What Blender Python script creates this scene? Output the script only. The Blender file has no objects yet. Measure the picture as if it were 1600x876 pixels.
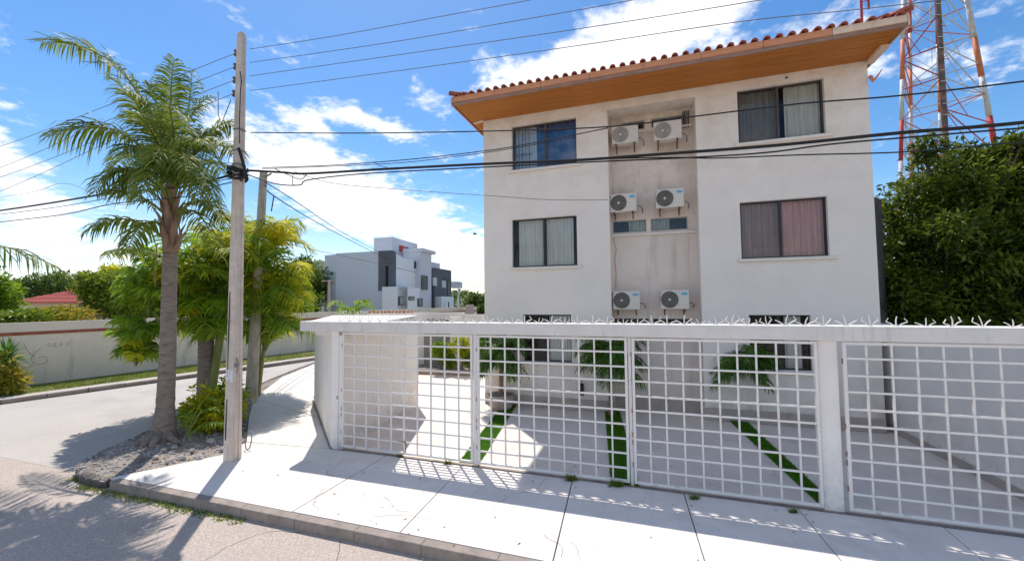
import bpy, math, random
import numpy as np
from mathutils import Matrix, Vector
R = math.radians
sc = bpy.context.scene
col = sc.collection
rnd = random.Random(7)

# ------------------------------------------------------------------ camera
FPX, CH, PITCH, ROLL = 640., 3.0, R(2.72), R(-0.57)
cam = bpy.data.cameras.new('camera'); camo = bpy.data.objects.new('camera', cam); col.objects.link(camo)
cam.sensor_width = 36; cam.lens = FPX/1600*36; cam.clip_start = .05; cam.clip_end = 6000
camo.matrix_world = Matrix.Translation((0, 0, CH)) @ Matrix.Rotation(R(90)+PITCH, 4, 'X') @ Matrix.Rotation(ROLL, 4, 'Z')
sc.camera = camo
sc.view_settings.view_transform = 'Standard'; sc.view_settings.look = 'None'
sc.view_settings.exposure = 0.79; sc.view_settings.gamma = 1.0
try: sc.view_settings.use_curve_mapping = False
except Exception: pass

# measuring aids: a pixel of the 1600x876 photograph -> a point of the place
def ray(x, y):
    x -= 800; y -= 438
    x, y = x*math.cos(ROLL)+y*math.sin(ROLL), -x*math.sin(ROLL)+y*math.cos(ROLL)
    b = -y/FPX
    return np.array([x/FPX, math.cos(PITCH)-b*math.sin(PITCH), math.sin(PITCH)+b*math.cos(PITCH)])
C0 = np.array([0, 0, CH])
def G(x, y, z=0.): d = ray(x, y); return C0+(z-CH)/d[2]*d
def at(x, y, Y): d = ray(x, y); return C0+d*Y/d[1]
def hit(x, y, A, D):
    A = np.array(A, float); D = np.array(D, float); n = np.array([-D[1], D[0], 0.]); d = ray(x, y)
    p = C0+np.dot(A-C0, n)/np.dot(d, n)*d
    return p
YAW = R(-18.3)
D = np.array([math.cos(YAW), math.sin(YAW), 0]); N = np.array([-D[1], D[0], 0])
DP = np.array([.234, .972, 0])            # direction into the plot

# ------------------------------------------------------------------ sun, sky and clouds
SUN_EL, SUN_AZ = R(61.5), R(-21.5)
sdir = Vector((math.sin(SUN_AZ)*math.cos(SUN_EL), math.cos(SUN_AZ)*math.cos(SUN_EL), math.sin(SUN_EL)))
sl = bpy.data.lights.new('sun', 'SUN'); sl.energy = 2.75; sl.angle = R(.55); sl.color = (1, .955, .89)
so = bpy.data.objects.new('sun', sl); col.objects.link(so); so.location = (0, 0, 40)
so.rotation_euler = sdir.to_track_quat('Z', 'Y').to_euler()
W = bpy.data.worlds.new('World'); sc.world = W; W.use_nodes = True
nt = W.node_tree; nt.nodes.clear()
def wn(t, **k):
    n = nt.nodes.new(t)
    for a, v in k.items(): setattr(n, a, v)
    return n
def wm(op, a, b=None, c=None, clamp=False):
    n = wn('ShaderNodeMath', operation=op, use_clamp=clamp)
    for i, v in enumerate((a, b, c)):
        if v is None: continue
        if isinstance(v, (int, float)): n.inputs[i].default_value = v
        else: nt.links.new(v, n.inputs[i])
    return n.outputs[0]
sky = wn('ShaderNodeTexSky', sky_type='NISHITA'); sky.sun_disc = False
sky.sun_elevation = SUN_EL; sky.sun_rotation = SUN_AZ; sky.air_density = 1.0; sky.dust_density = .3; sky.ozone_density = 2.2; sky.altitude = 0
hs = wn('ShaderNodeHueSaturation'); hs.inputs['Saturation'].default_value = 1.28; hs.inputs['Value'].default_value = 1.02
nt.links.new(sky.outputs[0], hs.inputs['Color'])
tc = wn('ShaderNodeTexCoord'); sx = wn('ShaderNodeSeparateXYZ'); nt.links.new(tc.outputs['Generated'], sx.inputs[0])
X_, Y_, Z_ = sx.outputs
az = wm('ARCTAN2', X_, Y_); el = wm('ARCSINE', Z_)
def azel(px, py):
    d = ray(px, py); d = d/np.linalg.norm(d); return math.atan2(d[0], d[1]), math.asin(d[2])
def blob(px, py, wx, wy, ang, amp):
    a0, e0 = azel(px, py); a1, _ = azel(px+10, py); _, e1 = azel(px, py-10)
    kx = abs(a1-a0)/10; ky = abs(e1-e0)/10
    da = wm('MULTIPLY', wm('SUBTRACT', az, a0), 1/kx); de = wm('MULTIPLY', wm('SUBTRACT', el, e0), 1/ky)
    c, s = math.cos(R(ang)), math.sin(R(ang))
    p = wm('MULTIPLY', wm('ADD', wm('MULTIPLY', da, c), wm('MULTIPLY', de, s)), 1/wx)
    q = wm('MULTIPLY', wm('ADD', wm('MULTIPLY', da, -s), wm('MULTIPLY', de, c)), 1/wy)
    r2 = wm('ADD', wm('MULTIPLY', p, p), wm('MULTIPLY', q, q))
    return wm('MULTIPLY', wm('EXPONENT', wm('MULTIPLY', r2, -1)), amp)
M = None
for b in [(1000, 55, 210, 70, 16, .75), (850, 120, 110, 42, 15, .5), (1120, 20, 90, 45, 10, .25), (590, 195, 75, 19, -16, .55), (480, 192, 85, 16, -24, .42),
          (668, 150, 42, 24, -30, .45), (640, 118, 25, 12, 0, .28), (500, 285, 170, 50, -18, .75), (630, 345, 190, 48, -24, .75), (560, 420, 300, 50, 0, .25), (700, 22, 90, 9, 12, .3), (715, 46, 70, 7, 8, .35), (600, 5, 60, 18, 0, .3),
          (30, 290, 130, 52, -25, .75), (110, 385, 200, 34, -6, .5), (150, 440, 300, 30, 0, .2), (270, 350, 120, 30, -10, .15), (-120, 200, 160, 60, 10, .4),
          (1300, 40, 60, 30, 0, .12), (1750, 250, 140, 60, 0, .5), (1900, 60, 160, 50, 10, .4), (700, -220, 260, 60, 20, .45), (200, -260, 240, 70, -20, .4)]:
    o = blob(*b); M = o if M is None else wm('ADD', M, o)
zz = wm('ADD', wm('MAXIMUM', Z_, 0), .18)
cv = wn('ShaderNodeCombineXYZ'); nt.links.new(wm('DIVIDE', X_, zz), cv.inputs[0]); nt.links.new(wm('DIVIDE', Y_, zz), cv.inputs[1]); cv.inputs[2].default_value = 3.7
def noise(scale, det, rough, dist=0., vec=None):
    n = wn('ShaderNodeTexNoise'); n.inputs['Scale'].default_value = scale; n.inputs['Detail'].default_value = det
    n.inputs['Roughness'].default_value = rough; n.inputs['Distortion'].default_value = dist
    nt.links.new(vec or cv.outputs[0], n.inputs['Vector']); return n.outputs['Fac']
n1 = noise(1.7, 10, .62, .5); n2 = noise(6.5, 8, .6, .3)
n3 = noise(22., 6, .6, .2); nn = wm('ADD', wm('ADD', wm('MULTIPLY', n1, .56), wm('MULTIPLY', n2, .42)), wm('MULTIPLY', wm('SUBTRACT', n3, .5), .22))
back = wm('MULTIPLY', wm('LESS_THAN', Y_, 0.), .30)  # unseen cloud cover behind the camera, added for more neutral light
den = wm('ADD', wm('MULTIPLY', wm('SUBTRACT', nn, .5), 3.1), .64); den = wm('ADD', den, wm('MULTIPLY', wm('ADD', M, back), 1.05))
low = wn('ShaderNodeMapRange', interpolation_type='SMOOTHSTEP'); nt.links.new(den, low.inputs['Value'])
low.inputs['From Min'].default_value = .80; low.inputs['From Max'].default_value = 1.32
hz = wn('ShaderNodeMapRange'); nt.links.new(Z_, hz.inputs['Value']); hz.inputs['From Min'].default_value = .0; hz.inputs['From Max'].default_value = .22
hz.inputs['To Min'].default_value = .34; hz.inputs['To Max'].default_value = 0
fac = wm('MAXIMUM', wm('MULTIPLY', low.outputs[0], .97), hz.outputs[0], clamp=True)
cr = wn('ShaderNodeMapRange'); nt.links.new(n2, cr.inputs['Value']); cr.inputs['From Min'].default_value = .3; cr.inputs['From Max'].default_value = .6
cr.inputs['To Min'].default_value = .82; cr.inputs['To Max'].default_value = 1.0
cc = wn('ShaderNodeMix', data_type='RGBA', blend_type='MULTIPLY'); cc.inputs['Factor'].default_value = 1
cc.inputs['A'].default_value = (7.9, 7.95, 8.1, 1); nt.links.new(cr.outputs[0], cc.inputs['B'])
mx = wn('ShaderNodeMix', data_type='RGBA'); nt.links.new(fac, mx.inputs['Factor']); nt.links.new(hs.outputs[0], mx.inputs['A']); nt.links.new(cc.outputs['Result'], mx.inputs['B'])
bg = wn('ShaderNodeBackground'); bg.inputs['Strength'].default_value = .095; wo = wn('ShaderNodeOutputWorld')
nt.links.new(mx.outputs['Result'], bg.inputs['Color']); nt.links.new(bg.outputs[0], wo.inputs[0])

# ------------------------------------------------------------------ materials
def mat(name, base, rough=.85, var=.12, scale=2., bump=.0, bscale=30., dirt=None, dscale=1.2, dlo=.5, dhi=.75, coords='Object', spec=.3, metal=0., streak=False, grain=0., gscale=150., stretch=None):
    m = bpy.data.materials.new(name); m.use_nodes = True; t = m.node_tree; bs = t.nodes['Principled BSDF']
    bs.inputs['Roughness'].default_value = rough; bs.inputs['Metallic'].default_value = metal
    bs.inputs['Specular IOR Level'].default_value = spec
    tc = t.nodes.new('ShaderNodeTexCoord'); vec = tc.outputs[coords]
    if stretch:
        mp = t.nodes.new('ShaderNodeMapping'); mp.inputs['Scale'].default_value = stretch; t.links.new(vec, mp.inputs[0]); vec = mp.outputs[0]
    def nz(s, d=6, r=.6, v=None):
        n = t.nodes.new('ShaderNodeTexNoise'); n.inputs['Scale'].default_value = s; n.inputs['Detail'].default_value = d; n.inputs['Roughness'].default_value = r
        t.links.new(v or vec, n.inputs['Vector']); return n.outputs['Fac']
    def mr(v, a, b, c, d):
        n = t.nodes.new('ShaderNodeMapRange'); t.links.new(v, n.inputs[0])
        for i, q in enumerate((a, b, c, d)): n.inputs[i+1].default_value = q
        return n.outputs[0]
    def mixc(f, a, b, bt='MIX'):
        n = t.nodes.new('ShaderNodeMix'); n.data_type = 'RGBA'; n.blend_type = bt
        if isinstance(f, float): n.inputs['Factor'].default_value = f
        else: t.links.new(f, n.inputs['Factor'])
        for k, q in (('A', a), ('B', b)):
            if isinstance(q, tuple): n.inputs[k].default_value = q+(1,)
            else: t.links.new(q, n.inputs[k])
        return n.outputs['Result']
    lo = tuple(c*(1-var) for c in base); hi = tuple(min(1, c*(1+var)) for c in base)
    c = mixc(mr(nz(scale), .3, .7, 0, 1), lo, hi)
    if grain: c = mixc(1., c, mixc(mr(nz(gscale, 2), .3, .7, 0, 1), (1-grain,)*3, (1+grain,)*3), 'MULTIPLY')
    if dirt:
        v = None
        if streak:
            mp2 = t.nodes.new('ShaderNodeMapping'); mp2.inputs['Scale'].default_value = (3.5, 3.5, .35); t.links.new(tc.outputs[coords], mp2.inputs[0]); v = mp2.outputs[0]
        c = mixc(mr(nz(dscale, 8, .68, v), dlo, dhi, 0, 1), c, dirt)
    t.links.new(c, bs.inputs['Base Color'])
    if bump:
        b = t.nodes.new('ShaderNodeBump'); b.inputs['Strength'].default_value = bump; b.inputs['Distance'].default_value = .02
        t.links.new(nz(bscale, 5, .65), b.inputs['Height']); t.links.new(b.outputs[0], bs.inputs['Normal'])
    m['_o'] = 1
    return m
def leafmat(name, a, b, trans=.35, rough=.45, dark=.55):
    m = bpy.data.materials.new(name); m.use_nodes = True; t = m.node_tree; bs = t.nodes['Principled BSDF']
    g = t.nodes.new('ShaderNodeNewGeometry'); mixn = t.nodes.new('ShaderNodeMix'); mixn.data_type = 'RGBA'
    tc = t.nodes.new('ShaderNodeTexCoord'); nz = t.nodes.new('ShaderNodeTexNoise'); nz.inputs['Scale'].default_value = 1.1; t.links.new(tc.outputs['Object'], nz.inputs[0])
    ad = t.nodes.new('ShaderNodeMath'); ad.operation = 'MULTIPLY_ADD'; t.links.new(g.outputs['Random Per Island'], ad.inputs[0]); ad.inputs[1].default_value = .75; 
    sb = t.nodes.new('ShaderNodeMapRange'); t.links.new(nz.outputs['Fac'], sb.inputs[0]); sb.inputs[1].default_value = .3; sb.inputs[2].default_value = .7; sb.inputs[3].default_value = -.25; sb.inputs[4].default_value = .5
    t.links.new(sb.outputs[0], ad.inputs[2]); ad.use_clamp = True
    t.links.new(ad.outputs[0], mixn.inputs['Factor']); mixn.inputs['A'].default_value = a+(1,); mixn.inputs['B'].default_value = b+(1,)
    t.links.new(mixn.outputs['Result'], bs.inputs['Base Color']); bs.inputs['Roughness'].default_value = rough; bs.inputs['Specular IOR Level'].default_value = .22
    tr = t.nodes.new('ShaderNodeBsdfTranslucent'); hsv = t.nodes.new('ShaderNodeHueSaturation'); hsv.inputs['Value'].default_value = 1.8; hsv.inputs['Hue'].default_value = .485; t.links.new(mixn.outputs['Result'], hsv.inputs['Color']); t.links.new(hsv.outputs[0], tr.inputs[0])
    ms = t.nodes.new('ShaderNodeMixShader'); ms.inputs[0].default_value = trans; t.links.new(bs.outputs[0], ms.inputs[1]); t.links.new(tr.outputs[0], ms.inputs[2])
    t.links.new(ms.outputs[0], t.nodes['Material Output'].inputs[0])
    return m
def glassmat(name, tint=(.92, .94, .94), gl=.0):
    m = bpy.data.materials.new(name); m.use_nodes = True; t = m.node_tree; t.nodes.remove(t.nodes['Principled BSDF'])
    tr = t.nodes.new('ShaderNodeBsdfTransparent'); tr.inputs[0].default_value = tint+(1,); g = t.nodes.new('ShaderNodeBsdfGlossy'); g.inputs['Roughness'].default_value = .03
    fr = t.nodes.new('ShaderNodeFresnel'); fr.inputs[0].default_value = 1.33
    ad = t.nodes.new('ShaderNodeMath'); ad.operation = 'ADD'; ad.inputs[1].default_value = gl; t.links.new(fr.outputs[0], ad.inputs[0])
    ms = t.nodes.new('ShaderNodeMixShader'); t.links.new(ad.outputs[0], ms.inputs[0]); t.links.new(tr.outputs[0], ms.inputs[1]); t.links.new(g.outputs[0], ms.inputs[2])
    t.links.new(ms.outputs[0], t.nodes['Material Output'].inputs[0]); return m
def tilefloor(name, base, line, sx=.42, rough=.7, dirt=(.5, .46, .42)):
    """pale floor with faint tile joints and stains"""
    m = mat(name, base, rough, .05, 1.3, .12, 60, dirt=dirt, dscale=1.1, dlo=.50, dhi=.92, grain=.07, gscale=90)
    t = m.node_tree; bs = t.nodes['Principled BSDF']; src = bs.inputs['Base Color'].links[0].from_socket
    br = t.nodes.new('ShaderNodeTexBrick'); tc = t.nodes.new('ShaderNodeTexCoord'); mp = t.nodes.new('ShaderNodeMapping'); mp.inputs['Rotation'].default_value = (0, 0, -YAW)
    t.links.new(tc.outputs['Object'], mp.inputs[0]); t.links.new(mp.outputs[0], br.inputs[0]); br.offset = 0
    br.inputs['Scale'].default_value = 1; br.inputs['Brick Width'].default_value = sx; br.inputs['Row Height'].default_value = sx; br.inputs['Mortar Size'].default_value = .006; br.inputs['Mortar Smooth'].default_value = .3
    br.inputs['Color1'].default_value = (1, 1, 1, 1); br.inputs['Color2'].default_value = (.965, .965, .965, 1); br.inputs['Mortar'].default_value = line+(1,)
    mm = t.nodes.new('ShaderNodeMix'); mm.data_type = 'RGBA'; mm.blend_type = 'MULTIPLY'; mm.inputs['Factor'].default_value = 1
    t.links.new(src, mm.inputs['A']); t.links.new(br.outputs[0], mm.inputs['B']); t.links.new(mm.outputs['Result'], bs.inputs['Base Color'])
    return m
stucco = mat('cream_stucco', (.86, .775, .695), .92, .04, .9, .35, 22, dirt=(.56, .46, .38), dscale=.8, dlo=.62, dhi=1.05, streak=True, grain=.05, gscale=60)
def grime(m, z0, z1, colr, sc_n, amt, lo=.42, hi=.72):
    t = m.node_tree; bs = t.nodes['Principled BSDF']; src = bs.inputs['Base Color'].links[0].from_socket
    tc = t.nodes.new('ShaderNodeTexCoord'); sp = t.nodes.new('ShaderNodeSeparateXYZ'); t.links.new(tc.outputs['Object'], sp.inputs[0])
    mr = t.nodes.new('ShaderNodeMapRange'); t.links.new(sp.outputs[2], mr.inputs[0]); mr.inputs[1].default_value = z0; mr.inputs[2].default_value = z1
    n = t.nodes.new('ShaderNodeTexNoise'); n.inputs['Scale'].default_value = sc_n; n.inputs['Detail'].default_value = 9; n.inputs['Roughness'].default_value = .72; t.links.new(tc.outputs['Object'], n.inputs[0])
    m2 = t.nodes.new('ShaderNodeMapRange'); t.links.new(n.outputs['Fac'], m2.inputs[0]); m2.inputs[1].default_value = lo; m2.inputs[2].default_value = hi; m2.inputs[4].default_value = amt
    mu = t.nodes.new('ShaderNodeMath'); mu.operation = 'MULTIPLY'; t.links.new(mr.outputs[0], mu.inputs[0]); t.links.new(m2.outputs[0], mu.inputs[1])
    mx = t.nodes.new('ShaderNodeMix'); mx.data_type = 'RGBA'; t.links.new(mu.outputs[0], mx.inputs['Factor']); t.links.new(src, mx.inputs['A']); mx.inputs['B'].default_value = colr+(1,)
    t.links.new(mx.outputs['Result'], bs.inputs['Base Color'])
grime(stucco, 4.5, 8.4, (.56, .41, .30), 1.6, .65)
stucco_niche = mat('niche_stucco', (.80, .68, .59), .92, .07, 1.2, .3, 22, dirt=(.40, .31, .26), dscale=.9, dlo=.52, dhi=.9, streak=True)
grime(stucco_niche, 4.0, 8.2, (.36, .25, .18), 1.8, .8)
trimm = mat('pale_trim', (.82, .73, .65), .85, .05, 3, .1, 40, dirt=(.5, .38, .29), dscale=2.5, dlo=.6, dhi=.9)
plinthm = mat('stained_plinth', (.50, .42, .37), .9, .15, 2, .2, 30, dirt=(.28, .2, .16), dscale=2, dlo=.5, dhi=.8)
whitewall = mat('white_wall_paint', (.88, .82, .76), .88, .05, 1.2, .3, 20, dirt=(.42, .39, .37), dscale=1.4, dlo=.62, dhi=.95, streak=True, grain=.04)
beamm = mat('white_beam_paint', (.74, .695, .645), .85, .06, 2.5, .25, 26, dirt=(.28, .26, .25), dscale=1.7, dlo=.56, dhi=.92, streak=True, grain=.05)
grime(whitewall, 1.0, .0, (.46, .38, .32), 2.5, .8); grime(stucco, 1.2, .25, (.45, .36, .29), 2.2, .8)
metalw = mat('white_gate_paint', (.80, .75, .70), .45, .05, 5, .05, 80, dirt=(.40, .27, .19), dscale=5, dlo=.56, dhi=.80, spec=.4)
rustm = mat('rusty_steel', (.30, .17, .11), .8, .3, 12)
fascm = mat('terracotta_fascia', (.70, .30, .155), .7, .18, 3, .2, 25, dirt=(.30, .17, .12), dscale=3, dlo=.5, dhi=.8, stretch=(1, 6, 8))
woodm = mat('orange_soffit_wood', (.47, .165, .028), .5, .22, 2.2, .15, 30, dirt=(.28, .09, .02), dscale=3, dlo=.55, dhi=.9, stretch=(.5, 8, 1))
woodb = mat('weathered_batten', (.34, .20, .15), .8, .2, 4, stretch=(1, 5, 5))
creamw = mat('cream_painted_board', (.78, .58, .44), .8, .1, 3, dirt=(.4, .25, .18), dscale=4, dlo=.55, dhi=.85)
tilem = mat('clay_roof_tile', (.44, .14, .095), .8, .25, 5, .3, 30, dirt=(.16, .07, .06), dscale=4, dlo=.5, dhi=.8)
alum = mat('bronze_window_frame', (.07, .05, .045), .4, .2, 5, spec=.5)
alumd = mat('black_window_frame', (.016, .017, .02), .4, .2, 5, spec=.5)
alumg = mat('grey_aluminium_frame', (.35, .33, .31), .4, .15, 5, spec=.5)
inter = mat('dark_interior', (.05, .045, .04), .95, .2)
def curtain(n, c): return mat(n, c, .9, .12, 1.2, stretch=(9, 1, .6), dirt=tuple(x*.6 for x in c), dscale=2, dlo=.5, dhi=.9)
cur_w = curtain('white_curtain', (.84, .79, .74)); cur_b = curtain('blue_curtain', (.06, .17, .34)); cur_g = curtain('brown_grey_curtain', (.27, .235, .22))
cur_p = curtain('pink_curtain', (.78, .44, .41)); cur_pg = curtain('greyish_pink_curtain', (.47, .33, .31)); cur_c = curtain('cream_curtain', (.74, .68, .60))
glass = glassmat('window_glass'); glass2 = glassmat('reflective_window_glass', (.85, .9, .95), .03); glassv = glassmat('frosted_vent_glass', (.8, .83, .82), .02)
acw = mat('air_conditioner_casing', (.70, .63, .55), .5, .06, 4, dirt=(.45, .36, .28), dscale=4, dlo=.55, dhi=.9, spec=.5)
acd = mat('fan_grille_grey', (.14, .12, .10), .6, .2, 6); aclabel = mat('blue_label', (.10, .42, .66), .5, .1); acbr = mat('brown_bracket', (.13, .075, .055), .7, .2)
acg2 = mat('pale_fan_grille', (.40, .36, .33), .6, .15, 6)
conc = mat('pole_concrete', (.64, .54, .46), .9, .14, 5, .3, 40, dirt=(.24, .20, .18), dscale=2.2, dlo=.52, dhi=.8, streak=True, grain=.12)
concd = mat('old_pole_concrete', (.45, .39, .32), .9, .2, 4, .3, 40, dirt=(.14, .12, .11), dscale=2, dlo=.5, dhi=.8, streak=True)
tar = mat('tar_stain', (.03, .027, .026), .8, .3, 9); paper = mat('pasted_paper', (.74, .73, .72), .8, .06, 8, dirt=(.35, .33, .33), dscale=12, dlo=.55, dhi=.7)
cable = mat('black_cable', (.02, .02, .022), .6, .2); cableg = mat('grey_cable', (.16, .15, .16), .6, .2); iron = mat('galvanised_iron', (.22, .21, .2), .6, .2); porc = mat('brown_insulator', (.12, .08, .07), .3, .2, spec=.6)
slabm = tilefloor('white_pavement', (.77, .70, .64), (.91, .9, .89), .33); lotm = tilefloor('white_driveway_tiles', (.77, .675, .595), (.93, .92, .91), .5)
jointm = mat('dirty_joint', (.10, .09, .075), .95, .3, 8)
kerbm = mat('kerb_concrete', (.34, .28, .24), .95, .2, 3, .5, 40, dirt=(.12, .1, .09), dscale=2.5, dlo=.5, dhi=.8, grain=.2)
kerbd = mat('dark_kerb_concrete', (.15, .13, .12), .95, .25, 3, .6, 40, dirt=(.06, .055, .05), dscale=2, dlo=.45, dhi=.7, grain=.2)
roadm = mat('road_asphalt', (.53, .44, .375), .95, .08, .35, .6, 220, dirt=(.33, .285, .255), dscale=.55, dlo=.55, dhi=.9, grain=.26, gscale=42)
sidem = mat('side_street_concrete', (.49, .435, .39), .95, .07, .4, .4, 120, dirt=(.33, .31, .30), dscale=.5, dlo=.52, dhi=.85, grain=.12, gscale=45)
soilm = mat('stony_soil', (.30, .255, .22), 1, .35, 4, .9, 12, dirt=(.12, .10, .085), dscale=3, dlo=.5, dhi=.7, grain=.3, gscale=60)
stonem = mat('rubble_stone', (.42, .385, .36), .95, .3, 5, .5, 25)
groundm = mat('dry_ground', (.23, .21, .14), 1, .3, .2, .3, 8, dirt=(.10, .14, .05), dscale=.3)
turfm = leafmat('turf_blade', (.05, .16, .008), (.10, .26, .016), .35, .7); turfb = mat('turf_backing', (.07, .19, .012), 1, .3, 30)
verge = leafmat('verge_grass_blade', (.10, .15, .02), (.24, .28, .06), .3, .7); vergeb = mat('verge_soil', (.16, .17, .05), 1, .4, 3, dirt=(.30, .25, .17), dscale=1.5)
streetwall = mat('street_wall_render', (.74, .645, .52), .95, .07, .8, .4, 14, dirt=(.25, .22, .19), dscale=.9, dlo=.56, dhi=.85, streak=True, grain=.06)
redband = mat('red_brick_band', (.33, .10, .06), .9, .25, 4)
graff = mat('faded_graffiti', (.40, .30, .25), .95, .2, 6)
bark = mat('palm_bark', (.27, .215, .18), .95, .25, 6, .7, 30, dirt=(.10, .085, .075), dscale=5, dlo=.5, dhi=.75, stretch=(1, 1, 3.5), grain=.2)
boot = mat('palm_leaf_base', (.30, .20, .14), .9, .35, 5, .5, 25, stretch=(3, 3, .6)); barkd = mat('branch_bark', (.13, .10, .075), .95, .3, 8, .6, 30)
stalk = mat('frond_stalk', (.22, .24, .07), .6, .25, 3)
lf_palm = leafmat('palm_leaf_green', (.05, .095, .012), (.24, .29, .035), .3, .55)
lf_palm_y = leafmat('areca_leaf_yellow', (.16, .23, .010), (.58, .54, .02), .4, .55)
lf_areca = leafmat('areca_leaf_green', (.06, .15, .012), (.27, .40, .025), .36, .55)
lf_bush = leafmat('bush_leaf', (.05, .12, .015), (.27, .34, .03), .3, .4); lf_croton = leafmat('croton_leaf', (.14, .22, .02), (.50, .36, .05), .3, .45)
lf_hedge = leafmat('hedge_leaf', (.010, .030, .005), (.17, .22, .022), .28, .35); lf_dwarf = leafmat('dwarf_palm_leaf', (.03, .10, .012), (.11, .22, .025), .3, .4)
lf_far = leafmat('distant_leaf', (.03, .07, .015), (.12, .17, .03), .3, .6); lf_agave = leafmat('yucca_leaf', (.05, .13, .02), (.16, .30, .06), .3, .4); dead = leafmat('dead_frond', (.20, .14, .07), (.36, .27, .15), .3, .8)
litter = leafmat('leaf_litter', (.12, .06, .02), (.40, .24, .06), .1, .8)
farw = mat('pale_grey_render', (.60, .61, .65), .9, .03, .3); farw2 = mat('white_render', (.74, .75, .77), .9, .03, .3); fard = mat('charcoal_render', (.12, .125, .14), .9, .06, .5); farg = mat('blue_grey_glass', (.10, .17, .2), .15, .2, 1, spec=.7); fargl = mat('pale_panel', (.45, .52, .55), .5, .05, 1)
farred = mat('red_door', (.45, .05, .04), .7, .1); redroof = mat('red_roof_tile', (.56, .17, .13), .8, .14, 2.5, .3, 12); tanroof = mat('tan_roof_tile', (.50, .36, .24), .9, .15, 2)
orangecop = mat('orange_coping', (.50, .17, .08), .9, .2, 4); hillm = mat('hill_scrub', (.14, .17, .09), 1, .45, .06, dirt=(.32, .25, .18), dscale=.03, dlo=.5, dhi=.7)
towr = mat('tower_red_paint', (.50, .055, .05), .6, .2, 2); towo = mat('tower_faded_orange_paint', (.62, .20, .09), .6, .2, 2); toww = mat('tower_white_paint', (.62, .60, .58), .6, .12, 2, dirt=(.4, .25, .2), dscale=3)
potm = mat('concrete_pot', (.46, .36, .31), .9, .15, 4, .3, 30); darkcloth = mat('dark_fabric', (.03, .03, .03), .9, .3)
brownp = mat('brown_render', (.33, .25, .20), .9, .15, 3, .2, 20, dirt=(.2, .15, .12), dscale=3)

# ------------------------------------------------------------------ mesh helper
class MB:
    def __init__(s): s.v = []; s.f = []; s.m = []; s.cur = 0
    def mi(s, i): s.cur = i; return s
    def add(s, vs, fs):
        k = len(s.v); s.v += [tuple(map(float, p)) for p in vs]; s.f += [tuple(i+k for i in f) for f in fs]; s.m += [s.cur]*len(fs); return s
    def box(s, x0, x1, y0, y1, z0, z1):
        return s.add([(x0, y0, z0), (x1, y0, z0), (x1, y1, z0), (x0, y1, z0), (x0, y0, z1), (x1, y0, z1), (x1, y1, z1), (x0, y1, z1)],
                     [(0, 3, 2, 1), (4, 5, 6, 7), (0, 1, 5, 4), (1, 2, 6, 5), (2, 3, 7, 6), (3, 0, 4, 7)])
    def prism(s, poly, z0, z1):
        n = len(poly); a = sum(poly[i][0]*poly[(i+1) % n][1]-poly[(i+1) % n][0]*poly[i][1] for i in range(n))
        if a < 0: poly = poly[::-1]
        g = lambda z, p: z if not callable(z) else z(p)
        vs = [(p[0], p[1], g(z0, p)) for p in poly]+[(p[0], p[1], g(z1, p)) for p in poly]
        return s.add(vs, [tuple(range(n))[::-1], tuple(range(n, 2*n))]+[(i, (i+1) % n, (i+1) % n+n, i+n) for i in range(n)])
    def tube(s, pts, rad, n=6, cap=True, flat=1.):
        pts = [Vector(p) for p in pts]; L = len(pts)
        if not hasattr(rad, '__len__'): rad = [rad]*L
        vs = []; up = Vector((0, 0, 1)); prev = None
        for i, p in enumerate(pts):
            t = (pts[min(i+1, L-1)]-pts[max(i-1, 0)]).normalized()
            if prev is None:
                a = t.cross(up)
                if a.length < .05: a = t.cross(Vector((1, 0, 0)))
            else: a = prev-t*prev.dot(t)
            a.normalize(); prev = a.copy(); b = t.cross(a)
            for k in range(n):
                an = 2*math.pi*(k+.5)/n; vs.append(p+(a*math.cos(an)+b*math.sin(an)*flat)*rad[i])
        fs = [(i*n+k, i*n+(k+1) % n, (i+1)*n+(k+1) % n, (i+1)*n+k) for i in range(L-1) for k in range(n)]
        if cap: fs += [tuple(range(n))[::-1], tuple(range((L-1)*n, L*n))]
        return s.add(vs, fs)
    def build(s, name, m, parent=None, smooth=False, bevel=0):
        me = bpy.data.meshes.new(name); me.from_pydata(s.v, [], s.f)
        for q in (m if isinstance(m, (list, tuple)) else [m]): me.materials.append(q)
        if any(s.m): me.polygons.foreach_set('material_index', s.m)
        if smooth: me.polygons.foreach_set('use_smooth', [True]*len(s.f))
        me.update(); o = bpy.data.objects.new(name, me); col.objects.link(o)
        if parent: o.parent = parent
        if bevel:
            b = o.modifiers.new('bevel', 'BEVEL'); b.width = bevel; b.segments = 2; b.limit_method = 'ANGLE'
        return o
def npmesh(name, v, faces, mats, parent=None, mi=None, smooth=False):
    """v (n,3) array, faces list of arrays with equal-length rows"""
    me = bpy.data.meshes.new(name); me.vertices.add(len(v)); me.vertices.foreach_set('co', np.asarray(v, np.float32).ravel())
    tot = sum(f.size for f in faces); np_ = sum(len(f) for f in faces)
    me.loops.add(tot); me.polygons.add(np_)
    me.loops.foreach_set('vertex_index', np.concatenate([f.ravel() for f in faces]).astype(np.int32))
    ls = []; k = 0
    for f in faces:
        ls.append(np.arange(len(f))*f.shape[1]+k); k += f.size
    me.polygons.foreach_set('loop_start', np.concatenate(ls).astype(np.int32))
    for q in (mats if isinstance(mats, (list, tuple)) else [mats]): me.materials.append(q)
    if mi is not None: me.polygons.foreach_set('material_index', np.asarray(mi, np.int32))
    if smooth: me.polygons.foreach_set('use_smooth', np.ones(np_, bool))
    me.update(calc_edges=True); me.validate()
    o = bpy.data.objects.new(name, me); col.objects.link(o)
    if parent: o.parent = parent
    return o
def tag(o, label=None, cat=None, group=None, kind=None):
    if label: o['label'] = label
    if cat: o['category'] = cat
    if group: o['group'] = group
    if kind: o['kind'] = kind
    return o
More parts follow.
